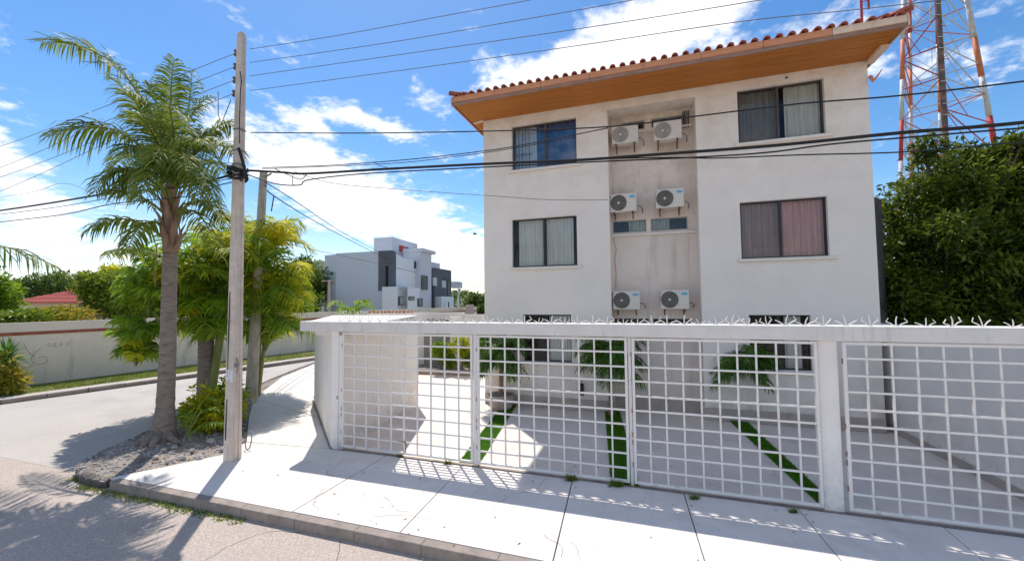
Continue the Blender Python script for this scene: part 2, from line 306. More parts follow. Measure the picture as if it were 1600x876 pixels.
def empty(name, loc, rz=0, label=None, cat=None, group=None, kind=None):
    o = bpy.data.objects.new(name, None); col.objects.link(o); o.empty_display_size = .2; o.location = tuple(loc); o.rotation_euler = (0, 0, rz)
    return tag(o, label, cat, group, kind)
def copy_tree(o, parent=None):
    c = o.copy(); col.objects.link(c)
    if parent: c.parent = parent
    for ch in list(o.children): copy_tree(ch, c)
    return c
def inst(src, parent, loc=(0, 0, 0), rot=(0, 0, 0), sc_=(1, 1, 1)):
    o = bpy.data.objects.new(src.name.split('.')[0], src.data); col.objects.link(o); o.parent = parent
    o.location = loc; o.rotation_euler = rot; o.scale = sc_
    return o

# ------------------------------------------------------------------ ground and streets
gm = MB(); gm.prism([(-2500, -400), (2500, -400), (2500, 3500), (-2500, 3500)], -.5, -.2); tag(gm.build('ground', groundm), kind='structure')
kL = np.array([-6.91, 7.11, 0]); gL = np.array([-3.62, 8.55, 0])
def gp(u, n=0., z=0.): p = gL+D*u+N*n; return (p[0], p[1], z)
KN = float((kL-gL) @ N)      # kerb line offset from the gate line
def kp(u, n=0., z=0.): return gp(u, KN+n, z)
KU = float((kL-gL) @ D)
# front street and side street: sheets
far = lambda u, n: tuple((kL+D*u+N*n)[:2])
rm = MB(); rm.prism([far(-60, .35), far(-2.2, .35), far(60, .35), far(60, -14), far(-60, -14)], -.3, -.15); tag(rm.build('road', roadm), kind='structure')
SD = np.array([.16, .987, 0]) # side street heading, straightened between its kerbs
L0, L1, L2 = [G(*q, -.15) for q in ((0, 632), (240, 598), (490, 563))]
ld = (L2-L0)/np.linalg.norm(L2-L0); ln = np.array([ld[1], -ld[0], 0])   # ln points to our side
Rb = [G(*q, -.15) for q in ((145, 716), (230, 672), (310, 632), (385, 606), (440, 582), (500, 560))]
Rfar = Rb[-1]+ld*60
sm = MB(); pl = [tuple((L0-ld*3.4)[:2]), tuple((L0+ld*80)[:2]), tuple((L0+ld*80+ln*5.6)[:2]), tuple((Rb[-1]+ln*.6)[:2]), tuple((Rb[3]+ln*1.6)[:2]), far(-1.5, 1.6), far(-1.5, .3), far(-12, .3)]
sm.prism(pl, -.3, -.146); tag(sm.build('side_street', sidem), kind='structure')
# cracks and tar seams on the near road
ck = MB()
for j in range(5):
    p = np.array([rnd.uniform(-7, -1), rnd.uniform(2.5, 5.5)]); a = rnd.uniform(0, 6.28); pts = []
    for k in range(14):
        pts.append((p[0], p[1], -.1485)); a += rnd.uniform(-.5, .5); p = p+np.array([math.cos(a), math.sin(a)])*.16
    for k in range(13):
        q0, q1 = np.array(pts[k]), np.array(pts[k+1]); t = q1-q0; w = np.array([-t[1], t[0], 0])/np.linalg.norm(t)*.004
        ck.add([q0-w, q1-w, q1+w, q0+w], [(0, 1, 2, 3)])
tag(ck.build('road_cracks', jointm), kind='structure')

# pavement: base, slabs as parts, kerb stones as parts
pav = empty('sidewalk', (0, 0, 0), kind='structure')
kerbw = .14
bed = [G(*q) for q in ((170, 746), (250, 730), (345, 710), (385, 690), (388, 655), (396, 622), (440, 589), (500, 564.5))]
wedge = [(-3.73, 8.58), (-6.31, 13.1), (-5.9, 14.6), (-2.67, 11.94)]
bm = MB(); bm.prism([gp(KU+.6, KN+.1)[:2], gp(14.8, KN+.1)[:2], gp(14.8, .1)[:2], (-3.6, 8.7), (-6.2, 13.2), (-7.5, 22), (-9.2, 22), tuple(bed[5][:2]), tuple(bed[2][:2])], -.2, -.03)
bm.build('bedding', jointm, pav)
joints_g = [(-1.62,), (1.0,), (2.82,), (4.86,), (6.62,), (8.12,), (9.85,), (11.6,), (13.4,), (14.8,)]
jt = []  # joints as (point at gate line, point at kerb line)
for (a, b), in zip([((577, 727), (508, 768)), ((720, 731), (660, 794)), ((894, 751), (876, 826)), ((1070, 775), (1098, 865)), ((1250, 798), (1315, 876))],): pass
def joint(pa, pb):
    A_, B_ = G(*pa), G(*pb); d = B_-A_
    def on(n):   # where this line meets the line offset n from the gate line
        t = (n-(A_-gL) @ N)/(d @ N); return A_+d*t
    return on(-.03), on(KN+kerbw)
jt = [joint(*q) for q in (((577, 727), (508, 768)), ((720, 731), (660, 794)), ((894, 751), (876, 826)), ((1070, 775), (1098, 865)), ((1250, 798), (1315, 876)))]
for k in range(3):
    u = (jt[4][0]-gL) @ D+1.62*(k+1); jt.append((np.array(gp(u, -.03)), np.array(gp(u-.1+.1*k, KN+kerbw))))
def slab(poly, m=slabm, z1=0.):
    c = np.mean([p[:2] for p in poly], axis=0); pp = []
    for p in poly:
        v = np.array(p[:2])-c; L = np.linalg.norm(v); pp.append(tuple(c+v*(1-.013/max(L, .1))))
    return MB().prism(pp, -.12, z1+rnd.uniform(-.002, .002)).build('slab', m, pav, bevel=.004)
endk = np.array(gp(KU+.12, KN+kerbw)); corner = np.array([-4.1, 7.9, 0])
gJ0 = np.array([-3.75, 8.52, 0])
slab([tuple(bed[0]), tuple(endk), jt[0][1], jt[0][0]+(gJ0-jt[0][0])*0., gJ0, bed[3], bed[2], bed[1]])
slab([bed[3], gJ0, (-4.93, 10.7, 0), bed[5], bed[4]])
slab([bed[5], (-4.94, 10.73, 0), (-6.33, 13.12, 0), (-6.6, 15.2, 0), bed[7], bed[6]])
slab([bed[7], (-6.6, 15.25, 0), (-6.9, 22, 0), bed[7]+(np.array([-.9, 6.2, 0]))])
for k in range(len(jt)-1): slab([jt[k][0], jt[k+1][0], jt[k+1][1], jt[k][1]])
kerb = empty('kerb', (0, 0, 0), kind='structure')
u = KU+.06; st = MB().box(0, .997, 0, kerbw-.004, -.16, 0).build('kerbstone', kerbm, kerb, bevel=.006)
st.location = kp(0); st.rotation_euler = (0, 0, YAW); st.location = gp(u, KN, 0)
k = 1
while u+k < 15:
    inst(st, kerb, gp(u+k, KN, rnd.uniform(-.002, .001)), (rnd.uniform(-.003, .003), 0, YAW)).modifiers.new('bevel', 'BEVEL').width = .006; k += 1
# rounded dark kerb round the planting bed
rk = [G(*q) for q in ((166, 749), (140, 746), (122, 738), (118, 728), (130, 717), (152, 706), (185, 692), (225, 674), (265, 654), (310, 632), (345, 619), (385, 606), (420, 592), (455, 578), (500, 562))]
for a, b in zip(rk[:-1], rk[1:]):
    t = (b-a); t /= np.linalg.norm(t); w = np.array([t[1], -t[0], 0])*.13; e = t*.006
    a2, b2 = a+e, b-e
    MB().prism([a2[:2], b2[:2], (b2+w)[:2], (a2+w)[:2]], -.2, rnd.uniform(-.022, -.008)).build('kerbstone', kerbd, kerb, bevel=.015)
# planting bed soil, bumpy
def heightsheet(name, poly, z0, amp, step, m, kind='structure', seed=1, peak=None):
    xs = [p[0] for p in poly]; ys = [p[1] for p in poly]; r = np.random.RandomState(seed)
    nx = int((max(xs)-min(xs))/step)+2; ny = int((max(ys)-min(ys))/step)+2
    idx = {}; vs = []
    def inside(x, y):
        c = False
        for i in range(len(poly)):
            x1, y1 = poly[i][:2]; x2, y2 = poly[i-1][:2]
            if (y1 > y) != (y2 > y) and x < (x2-x1)*(y-y1)/(y2-y1)+x1: c = not c
        return c
    h = r.rand(nx+1, ny+1); fs = []
    for i in range(nx):
        for j in range(ny):
            x, y = min(xs)+i*step, min(ys)+j*step
            if inside(x+step/2, y+step/2):
                q = []
                for a, b in ((0, 0), (1, 0), (1, 1), (0, 1)):
                    if (i+a, j+b) not in idx:
                        X, Y = x+a*step, y+b*step; z = z0+amp*h[i+a, j+b]
                        if peak: z += peak(X, Y)
                        idx[(i+a, j+b)] = len(vs); vs.append((X, Y, z))
                    q.append(idx[(i+a, j+b)])
                fs.append(q)
    return tag(npmesh(name, np.array(vs), [np.array(fs)], m, smooth=True), kind=kind)
bedpoly = [tuple(p[:2]) for p in rk]+[tuple(p[:2]) for p in bed[::-1]]
palm_base = np.array([-7.61, 9.04, 0]); tr2 = G(322, 640)
pk = lambda X, Y: .10*math.exp(-((X-palm_base[0])**2+(Y-palm_base[1])**2)/.5)+.10*math.exp(-((X-tr2[0])**2+(Y-tr2[1])**2)/.8)
heightsheet('planting_bed', bedpoly, -.045, .03, .06, soilm, peak=pk)
# rubble in the bed
def rockv(r, seed, n=7):
    q = np.random.RandomState(seed); vs = []; fs = []
    for i in range(4):
        th = math.pi*(i+.5)/4
        for k in range(n):
            a = 2*math.pi*k/n; rr = r*q.uniform(.75, 1.15); vs.append((rr*math.sin(th)*math.cos(a), rr*math.sin(th)*math.sin(a)*.8, rr*math.cos(th)*.55))
    for i in range(3):
        for k in range(n): fs.append((i*n+k, (i+1)*n+k, (i+1)*n+(k+1) % n, i*n+(k+1) % n))
    fs += [tuple(range(n)), tuple(range(3*n, 4*n))[::-1]]
    return vs, fs
def inpoly(poly, x, y):
    c = False
    for i in range(len(poly)):
        x1, y1 = poly[i][:2]; x2, y2 = poly[i-1][:2]
        if (y1 > y) != (y2 > y) and x < (x2-x1)*(y-y1)/(y2-y1)+x1: c = not c
    return c
gr = MB(); cnt = 0
while cnt < 1500:
    x, y = rnd.uniform(-8.6, -4.5), rnd.uniform(7.1, 13)
    if not inpoly(bedpoly, x, y): continue
    vs, fs = rockv(rnd.choice((.012, .018, .026, .035)), cnt, 5); z = pk(x, y)-.025
    gr.add([(a+x, b+y, c+z) for a, b, c in vs], fs); cnt += 1
tag(gr.build('gravel', stonem), 'grey stony gravel around the palm roots in the corner bed', 'gravel', kind='stuff')
proto = MB().add(*rockv(.1, 5)).build('stone', stonem)
for i, (px, py, s, lb) in enumerate([(272, 700, .9, 'grey stone against the foot of the tall palm trunk'), (300, 705, .8, 'flat pale stone between tall palm and front utility pole'), (312, 716, 1.1, 'stone lying at the pavement edge left of the front pole'), (285, 716, .7, 'small stone in front of the tall palm'),
                       (330, 690, 1., 'stone beside the bush left of the front pole'), (243, 716, .8, 'stone on the left side of the palm root'), (350, 702, .8, 'stone touching the base of the front pole'), (292, 688, 1.4, 'large rounded stone at the right of the tall palm foot'), (262, 722, .6, 'tiny stone near pavement corner of the bed')]):
    o = proto if i == 0 else bpy.data.objects.new('stone', proto.data)
    if i: col.objects.link(o)
    o.location = tuple(G(px, py)+np.array([0, 0, .02])); o.rotation_euler = (rnd.uniform(-.3, .3), rnd.uniform(-.3, .3), rnd.uniform(0, 6)); o.scale = (s, s, s); tag(o, lb, 'stone', 'stones in the planting bed')

pc_ = MB()
for j in range(7):
    u = rnd.uniform(KU+1.5, 11); n_ = rnd.uniform(KN+.3, -.3); a = rnd.uniform(0, 6.28)
    for k in range(rnd.randrange(6, 16)):
        u2, n2_ = u+math.cos(a)*.09, n_+math.sin(a)*.09; q0, q1 = np.array(gp(u, n_, .0035)), np.array(gp(u2, n2_, .0035)); t = q1-q0; w = np.array([-t[1], t[0], 0])/np.linalg.norm(t)*rnd.uniform(.0012, .003)
        if KN+.2 < n2_ < -.1: pc_.add([q0-w, q1-w, q1+w, q0+w], [(0, 1, 2, 3)])
        u, n_ = u2, n2_; a += rnd.uniform(-.6, .6)
tag(pc_.build('pavement_cracks', jointm), kind='structure')
# generic scatter of small leaves / blades
def blades(name, pts, h, w, m, seed=1, lean=.35, up=1.):
    r = np.random.RandomState(seed); n = len(pts); a = r.rand(n)*6.283; d = np.stack([np.cos(a), np.sin(a), np.zeros(n)], 1)
    hh = h*(.6+.7*r.rand(n))[:, None]; b = np.asarray(pts); s = np.stack([-d[:, 1], d[:, 0], np.zeros(n)], 1)*w
    tip = b+d*hh*lean*r.rand(n)[:, None]*2+np.array([0, 0, up])*hh
    v = np.stack([b-s, b+s, tip], 1).reshape(-1, 3)
    return npmesh(name, v, [np.arange(3*n).reshape(-1, 3)], m)
def polysample(poly, n, seed):
    r = np.random.RandomState(seed); xs = [p[0] for p in poly]; ys = [p[1] for p in poly]; out = []
    while len(out) < n:
        x, y = r.uniform(min(xs), max(xs)), r.uniform(min(ys), max(ys))
        if inpoly(poly, x, y): out.append((x, y))
    return out
# plot floor and artificial grass strips
lf = MB(); lf.prism([gp(-.3, .0)[:2], gp(14.8, .0)[:2], (13, 10), (9.5, 13), (2, 20.2), (-7.5, 20.2), (-5.5, 14), (-2.8, 11.9)], -.2, -.004)
tag(lf.build('driveway', lotm), kind='structure')
th = MB(); th.add([gp(.1, -.03, .003), gp(14.5, -.03, .003), gp(14.5, .05, .003), gp(.1, .05, .003)], [(0, 1, 2, 3)]); tag(th.build('gate_threshold', kerbm), kind='structure')
strips = [([(-.29, 11.92), (.10, 11.88), (-.64, 7.66), (-1.02, 7.78)], 'lit artificial grass strip, the leftmost in the paved forecourt'),
          ([(2.47, 11.2), (2.84, 11.08), (2.0, 6.68), (1.58, 6.83)], 'straight artificial grass strip running to the middle potted palm'),
          ([(5.45, 10.98), (5.85, 10.86), (4.60, 5.90), (4.40, 5.97)], 'shaded artificial grass strip ending behind the third gate')]
for i, (pl, lb) in enumerate(strips):
    r_ = empty('grass_strip', (0, 0, 0), 0, lb, 'grass strip', 'artificial grass strips in the forecourt')
    MB().prism(pl, -.003, .008).build('turf_mat', turfb, r_)
    P2 = polysample(pl, 11000, 3+i); g_ = blades('blades', [(x, y, .007) for x, y in P2], .032, .005, turfm, i, .8); g_.parent = r_; g_['kind'] = 'stuff'
    e = MB()
# weeds at gate foot
def weed(px, py, s, lb):
    c = G(px, py); pts = [(c[0]+rnd.gauss(0, .05*s), c[1]+rnd.gauss(0, .02*s), 0) for _ in range(90)]
    tag(blades('weed', pts, .10*s, .008, verge, int(px), .9), lb, 'weed', 'weeds growing under the gates')
for q in ((625, 713, .6, 'low green weeds under the leftmost gate'), (700, 724, .6, 'weeds under the leftmost gate near its right post'), (892, 750, 1., 'weed tuft under the second gate at a slab joint'), (965, 759, 1.1, 'yellow-green weed tuft under the second gate beside its right post'), (1085, 779, .6, 'weed under the third gate'), (1240, 800, .5, 'small weed near the white pillar foot')): weed(*q)
pts = []
for k in range(900):
    u = rnd.uniform(-.6, 3.2); pts.append(gp(KU+u, KN-.02-abs(rnd.gauss(0, .07)), -.147))
for k in range(500):
    a = rnd.random(); q = G(118+a*50, 745+a*8, -.147); pts.append((q[0]+rnd.gauss(0, .06), q[1]-abs(rnd.gauss(0, .08)), -.147))
tag(blades('moss', pts, .03, .012, verge, 5, 1.), 'green moss and weeds along the foot of the corner kerb', 'moss', kind='stuff')
pts = polysample(bedpoly, 260, 8)
lt = blades('leaf_litter', [(x, y, pk(x, y)) for x, y in pts], .05, .02, litter, 6, 1.6, .15); tag(lt, 'dry brown leaves littering the planting bed', 'dry leaves', kind='stuff')

pts = [gp(rnd.uniform(KU+.8, 12.5), KN*rnd.random()**1.3, .006) for _ in range(150)]+[tuple(G(rnd.uniform(520, 1560), rnd.uniform(700, 760), .004)) for _ in range(0)]
pts += [(x, y, .004) for x, y in polysample([(-2.3, 8.5), (6, 6), (8, 9.5), (5, 10.5), (0, 11.5), (-2, 11)], 90, 21)]
tag(blades('fallen_leaves', pts, .022, .011, litter, 16, 1.8, .12), 'tiny dry leaves scattered over the white pavement and forecourt', 'dry leaves', kind='stuff')
# far side of the side street: kerb, footpath, verge
fk = empty('far_kerb', (0, 0, 0), kind='structure')
for k in range(-3, 44):
    a = L0+ld*k+ld*.01; b = L0+ld*(k+.985)
    MB().prism([a[:2], b[:2], (b-ln*.18)[:2], (a-ln*.18)[:2]], -.3, rnd.uniform(-.012, .0)).build('kerbstone', kerbm, fk)
MB().prism([(L0-ld*4-ln*.18)[:2], (L0+ld*60-ln*.18)[:2], (L0+ld*60-ln*.75)[:2], (L0-ld*4-ln*.75)[:2]], -.3, -.02).build('footpath', sidem).__setitem__('kind', 'structure')
wallA = at(0, 612, 15.05)*[1, 1, 0]; wallB = G(200, 590); wallC = G(490, 545)
wd = (wallC-wallA)/np.linalg.norm(wallC-wallA)
wd = wd; vp = [(L0-ld*4-ln*.75)[:2], (L0+ld*60-ln*.75)[:2], (L0+ld*60-ln*3.4)[:2], (L0-ld*4-ln*3.4)[:2]]
MB().prism(vp, -.3, -.03).build('verge', vergeb).__setitem__('kind', 'structure')
r = np.random.RandomState(4); pts = []
for k in range(26000):
    s = r.rand()**1.6*34-3; w = r.uniform(.8, 2.6)
    if r.rand() < .5 and math.sin(s*1.7)+math.sin(s*.6+2) > .9: continue
    p = L0+ld*s-ln*w; pts.append((p[0], p[1], -.03))
tag(blades('verge_grass', pts, .07, .012, verge, 3, .6), 'patchy green grass between the street wall and the far kerb', 'grass', kind='stuff')
# long street wall with red band
sw = empty('street_wall', (0, 0, 0), 0, 'long cream street wall with a red brick band across the side street', 'wall')
wA = wallA-wd*5; wB = wallA+wd*32; wn_ = np.array([wd[1], -wd[0], 0])
wt = 2.33
for z0, z1, pr, m_, nm in ((-.3, 1.86, 0, streetwall, 'lower_wall'), (1.86, 1.98, .02, redband, 'brick_band'), (1.98, wt, 0, streetwall, 'upper_wall')):
    MB().prism([(wA+wn_*pr)[:2], (wB+wn_*pr)[:2], (wB-wn_*.2)[:2], (wA-wn_*.2)[:2]], z0, z1).build(nm, m_, sw)
# faded graffiti strokes on it (thin paint film)
g_ = MB()
def stroke(pp, w=.02):
    q = [hit(x, y, wallA+wn_*.004, wd) for x, y in pp]
    for a, b in zip(q[:-1], q[1:]):
        t = b-a; L = np.linalg.norm(t)
        if L < 1e-6: continue
        pr = np.cross(t/L, wn_)*w/2; g_.add([a-pr, b-pr, b+pr, a+pr], [(0, 1, 2, 3)])
stroke([(37, 536), (40, 543), (46, 551), (54, 557)]); stroke([(64, 543), (56, 550), (50, 556), (49, 562), (53, 567), (62, 569), (71, 567), (74, 563), (72, 558), (66, 556), (60, 559)])
stroke([(33, 574), (42, 573), (52, 570)]);
for k, pp in enumerate([[(75, 536), (79, 536), (80, 540), (75, 541), (75, 536)], [(84, 541), (84, 536), (89, 536), (84, 538), (89, 541), (84, 541)], [(94, 541), (94, 535), (99, 535)], [(94, 538), (98, 538)], [(104, 540), (104, 535), (109, 535)], [(104, 538), (108, 537), (108, 540)]]): stroke(pp, .016)
g_.build('graffiti', graff, sw)

# ------------------------------------------------------------------ apartment building
A0 = np.array([.13, 11.83, 0]); U0, U1, ZT = -1.0, 8.5, 8.402; NI0, NI1, ND = 2.66, 4.87, .62
bd = empty('apartment_building', A0, YAW, 'cream three-storey apartment building with orange soffit and clay tile eave', 'building')
def Lc(px, py, off=0.):
    p = hit(px, py, A0+N*off, D)-A0; return float(p @ D), float(p[2])
wins = [  # u0,u1,z0,z1, kind
    (-.10, 1.80, 6.79, 8.10, 'ul'), (-.12, 1.77, 3.94, 5.33, 'll'), (.19, 1.57, 1.26, 2.58, 'gl'),
    (5.83, 7.65, 6.82, 8.16, 'ur'), (5.80, 7.61, 3.95, 5.34, 'lr'), (5.91, 7.18, 1.28, 2.58, 'gr')]
def wallholes(mb, u0, u1, z0, z1, holes, y=0., t=.22):
    us = sorted({u0, u1}|{h[0] for h in holes}|{h[1] for h in holes}); zs = sorted({z0, z1}|{h[2] for h in holes}|{h[3] for h in holes})
    inh = lambda a, b: any(h[0]-1e-6 < a < h[1]+1e-6 and h[2]-1e-6 < b < h[3]+1e-6 for h in holes)
    for i in range(len(us)-1):
        for j in range(len(zs)-1):
            if inh((us[i]+us[i+1])/2, (zs[j]+zs[j+1])/2): continue
            a, b, c, d = us[i], us[i+1], zs[j], zs[j+1]
            mb.add([(a, y, c), (b, y, c), (b, y, d), (a, y, d)], [(0, 1, 2, 3)])
    for h in holes:
        a, b, c, d = h[:4]
        mb.add([(a, y, c), (a, y+t, c), (a, y+t, d), (a, y, d)], [(0, 3, 2, 1)]); mb.add([(b, y, c), (b, y+t, c), (b, y+t, d), (b, y, d)], [(0, 1, 2, 3)])
        mb.add([(a, y, c), (b, y, c), (b, y+t, c), (a, y+t, c)], [(0, 3, 2, 1)]); mb.add([(a, y, d), (b, y, d), (b, y+t, d), (a, y+t, d)], [(0, 1, 2, 3)])
wmb = MB()
wallholes(wmb, U0, NI0, 0, ZT, [w[:4] for w in wins if w[1] < NI0]); wallholes(wmb, NI1, U1, 0, ZT, [w[:4] for w in wins if w[0] > NI1])
wmb.add([(NI0, 0, 8.17), (NI1, 0, 8.17), (NI1, 0, ZT), (NI0, 0, ZT)], [(0, 1, 2, 3)])            # band above the niche
wmb.add([(NI0, 0, 8.17), (NI1, 0, 8.17), (NI1, ND, 8.17), (NI0, ND, 8.17)], [(0, 3, 2, 1)])
wmb.add([(NI0, 0, 0), (NI0, ND, 0), (NI0, ND, 8.17), (NI0, 0, 8.17)], [(0, 1, 2, 3)]); wmb.add([(NI1, 0, 0), (NI1, ND, 0), (NI1, ND, 8.17), (NI1, 0, 8.17)], [(0, 3, 2, 1)])
bk = 8.0; s_ = -.0
for a, b in (((U0, 0), (U0, bk)), ((U1, bk), (U1, 0)), ((U0, bk), (U1, bk))):
    wmb.add([(a[0], a[1], 0), (b[0], b[1], 0), (b[0], b[1], ZT), (a[0], a[1], ZT)], [(0, 1, 2, 3)])
wmb.build('wall', stucco, bd)
nw = MB()
vents = [(2.69, 3.60, 4.86, 5.20, 0), (3.72, 4.66, 4.86, 5.20, 1), (3.0, 3.62, 7.76, 8.0, 2), (3.80, 4.70, 7.76, 8.0, 3), (2.69, 3.60, 2.05, 2.45, 4), (3.72, 4.66, 2.05, 2.45, 5)]
wallholes(nw, NI0, NI1, 0, 8.17, [v[:4] for v in vents], y=ND, t=.14)
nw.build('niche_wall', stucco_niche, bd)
for z in (2.0, 4.81, 7.70): MB().box(NI0+.02, NI1-.02, ND-.07, ND-.002, z-.06, z-.002).build('niche_ledge', trimm, bd, bevel=.008)
MB().box(U0+.0, NI0, -.03, -.002, .0, .30).build('plinth', plinthm, bd, bevel=.01); MB().box(NI1, U1, -.03, -.002, .0, .30).build('plinth', plinthm, bd, bevel=.01); MB().box(NI0+.003, NI1-.003, ND-.03, ND-.002, .0, .30).build('plinth', plinthm, bd)
dk = MB()
for w in wins: dk.box(w[0]-.2, w[1]+.2, .9, .95, w[2]-.2, min(w[3]+.2, 8.38))
dk.build('dark_interior', inter, bd)
def curt(parent, u0, u1, z0, z1, y, m, folds=12, amp=.022, seed=0):
    q = random.Random(seed); n = int(folds*6*(u1-u0))+6; mb = MB(); vs = []
    for i in range(n+1):
        u = u0+(u1-u0)*i/n; w = math.sin(i*1.05+q.uniform(-.4, .4))*amp+math.sin(i*.37+seed)*amp*.8
        vs += [(u, y+w, z0), (u+.004*math.sin(i), y+w*.7, z1)]
    mb.add(vs, [(2*i, 2*i+2, 2*i+3, 2*i+1) for i in range(n)]); return mb.build('curtain', m, parent, smooth=True)
def window(w, fm, gl, split=.5, curts=(), label=None, sill=True, grille=False):
    u0, u1, z0, z1 = w[:4]; y = .09; f = .035
    mb = MB(); mb.box(u0+.002, u1-.002, y, y+.05, z0+.002, z0+f); mb.box(u0+.002, u1-.002, y, y+.05, z1-f, z1-.002)
    mb.box(u0+.002, u0+f, y+.001, y+.049, z0+f, z1-f); mb.box(u1-f, u1-.002, y+.001, y+.049, z0+f, z1-f)
    us = u0+(u1-u0)*split; mb.box(us-.028, us+.028, y-.012, y+.035, z0+f, z1-f)
    fo = mb.build('window', fm, bd)
    if label: fo['label'] = label
    for a, b, yy in ((u0+f, us-.028, y+.012), (us+.028, u1-f, y+.028)): MB().box(a, b, yy, yy+.006, z0+f, z1-f).build('pane', gl, fo)
    for k, (a, b, m, fl) in enumerate(curts):
        curt(fo, u0+(u1-u0)*a, u0+(u1-u0)*b, z0+.01, z1-.01, y+.13, m, fl, seed=k+int(u0*10))
    if grille:
        gm_ = MB()
        for k in range(5): x = u0+.07+k*.105; gm_.box(x-.006, x+.006, y+.058, y+.07, z0+f, z1-f-.02)
        gm_.box(u0+.04, u0+.56, y+.0575, y+.0705, z0+.48, z0+.495); gm_.build('grille', alumd, fo)
    if sill: MB().box(u0-.09, u1+.14, -.075, -.002, z0-.085, z0-.012).build('sill', trimm, fo, bevel=.01)
    # flat rendered surround
    s = MB(); t = .10
    for a, b, c, d in ((u0-t, u0-.002, z0-.0, z1+t), (u1+.002, u1+t, z0, z1+t), (u0-.002, u1+.002, z1+.002, z1+t)): s.box(a, b, -.009, -.001, c, min(d, ZT-.03))
    s.build('surround', stucco, fo)
    return fo
window(wins[0], alum, glass2, .53, ((.02, .37, cur_w, 9), (.37, .99, cur_b, 6)), grille=True, label='bronze window with white and blue curtains')
window(wins[1], alumd, glass, .5, ((.08, .49, cur_w, 14), (.52, .93, cur_w, 14)), label='black window with closed white curtains')
window(wins[2], alumd, glass, .48, ((.52, .98, cur_w, 14),), label='ground floor window half curtained')
window(wins[3], alum, glass, .485, ((.01, .5, cur_g, 10), (.58, .99, cur_c, 10)), label='bronze window with brown and cream curtains')
window(wins[4], alumd, glass, .48, ((.01, .5, cur_pg, 12), (.5, .99, cur_p, 12)), label='black window with pink curtains')
window(wins[5], alumd, glass, .5, ((.62, .9, cur_w, 12),), label='ground floor window behind the small palm')
for v in vents:
    u0, u1, z0, z1, k = v; y = ND+.04; mb = MB(); f = .022
    mb.box(u0+.002, u1-.002, y, y+.03, z0+.002, z0+f); mb.box(u0+.002, u1-.002, y, y+.03, z1-f, z1-.002); us = (u0+u1)/2
    for a in (u0+.002, us-.011, u1-f-.002): mb.box(a, a+f, y+.001, y+.029, z0+f, z1-f)
    fo = mb.build('vent_window', alumg if k in (0, 1, 2, 3) else alumd, bd)
    MB().box(u0+f, u1-f, y+.012, y+.016, z0+f, z1-f).build('pane', glassv, fo)
    if k < 2: curt(fo, us if k == 0 else u0+.03, u1-.03 if k == 0 else us, z0+.02, z1-.02, y+.07, cur_w, 20, .012, k)
    MB().box(u0, u1, y+.11, y+.115, z0, z1).build('dark_interior', inter, fo)
# roof: soffit boards, fascia, tiles (parts)
OV = 1.22; RU0, RU1 = -1.42, 8.66; ZS = 8.40
rf = MB(); ZF = ZS+.21
hr = 2.6
rf.add([(RU0, -OV, ZF), (RU1, -OV, ZF), (RU1, bk+.6, ZF), (RU0, bk+.6, ZF), (RU0+4, 3.4, ZF+1.15), (RU1-4, 3.4, ZF+1.15)], [(0, 1, 5, 4), (1, 2, 5), (2, 3, 4, 5), (3, 0, 4), (0, 3, 2, 1)])
rf.build('roof', tilem, bd)
sofn = 9
for k in range(sofn):
    y0 = -OV+.05+(OV-.05)*k/sofn; y1 = -OV+.05+(OV-.05)*(k+1)/sofn-.006
    MB().box(RU0+.05, RU1-.05, y0, y1, ZS+.004, ZS+.022).build('soffit_board', woodm, bd)
for k in range(4):
    x0 = RU0+.05+.092*k; MB().box(x0, x0+.086, .004, bk, ZS+.004, ZS+.022).build('soffit_board', woodm, bd)
MB().box(RU0+.05, RU1-.05, -OV+.03, bk, ZS+.03, ZS+.06).build('soffit_backing', woodb, bd)
fs_ = MB(); seg = 8
for k in range(seg):
    a = RU0+(RU1-RU0)*k/seg; b = RU0+(RU1-RU0)*(k+1)/seg-.006
    MB().box(a, b, -OV-.03, -OV, ZS+.07, ZF+.01).build('fascia_board', creamw if k == seg-1 else fascm, bd, bevel=.006)
    MB().box(a, b, -OV-.012, -OV+.03, ZS-.015, ZS+.068).build('fascia_batten', woodb, bd)
MB().box(RU0-.03, RU0, -OV-.03, bk+.6, ZS-.0, ZF+.01).build('fascia_board', fascm, bd); MB().box(RU1+.002, RU1+.03, -OV-.03, bk+.6, ZS+.0, ZF+.01).build('fascia_board', creamw, bd)
# timber bracket and corner mouldings
MB().prism([(U0-.32, -.02), (U0+.0, -.10), (U0+.02, -.03), (U0-.3, .06)], ZS-.03, ZS+.0).build('corner_board', creamw, bd)
MB().box(U1-.02, U1+.14, -.62, .05, ZS-.07, ZS-.002).build('corner_board', creamw, bd); MB().tube([(U1+.02, -.05, 8.0), (U1+.05, -.1, 7.86), (U1+.10, -.16, 7.92), (U1+.14, -.3, 8.02)], [.045, .035, .02, .008], 5).build('rafter_tail', fascm, bd)
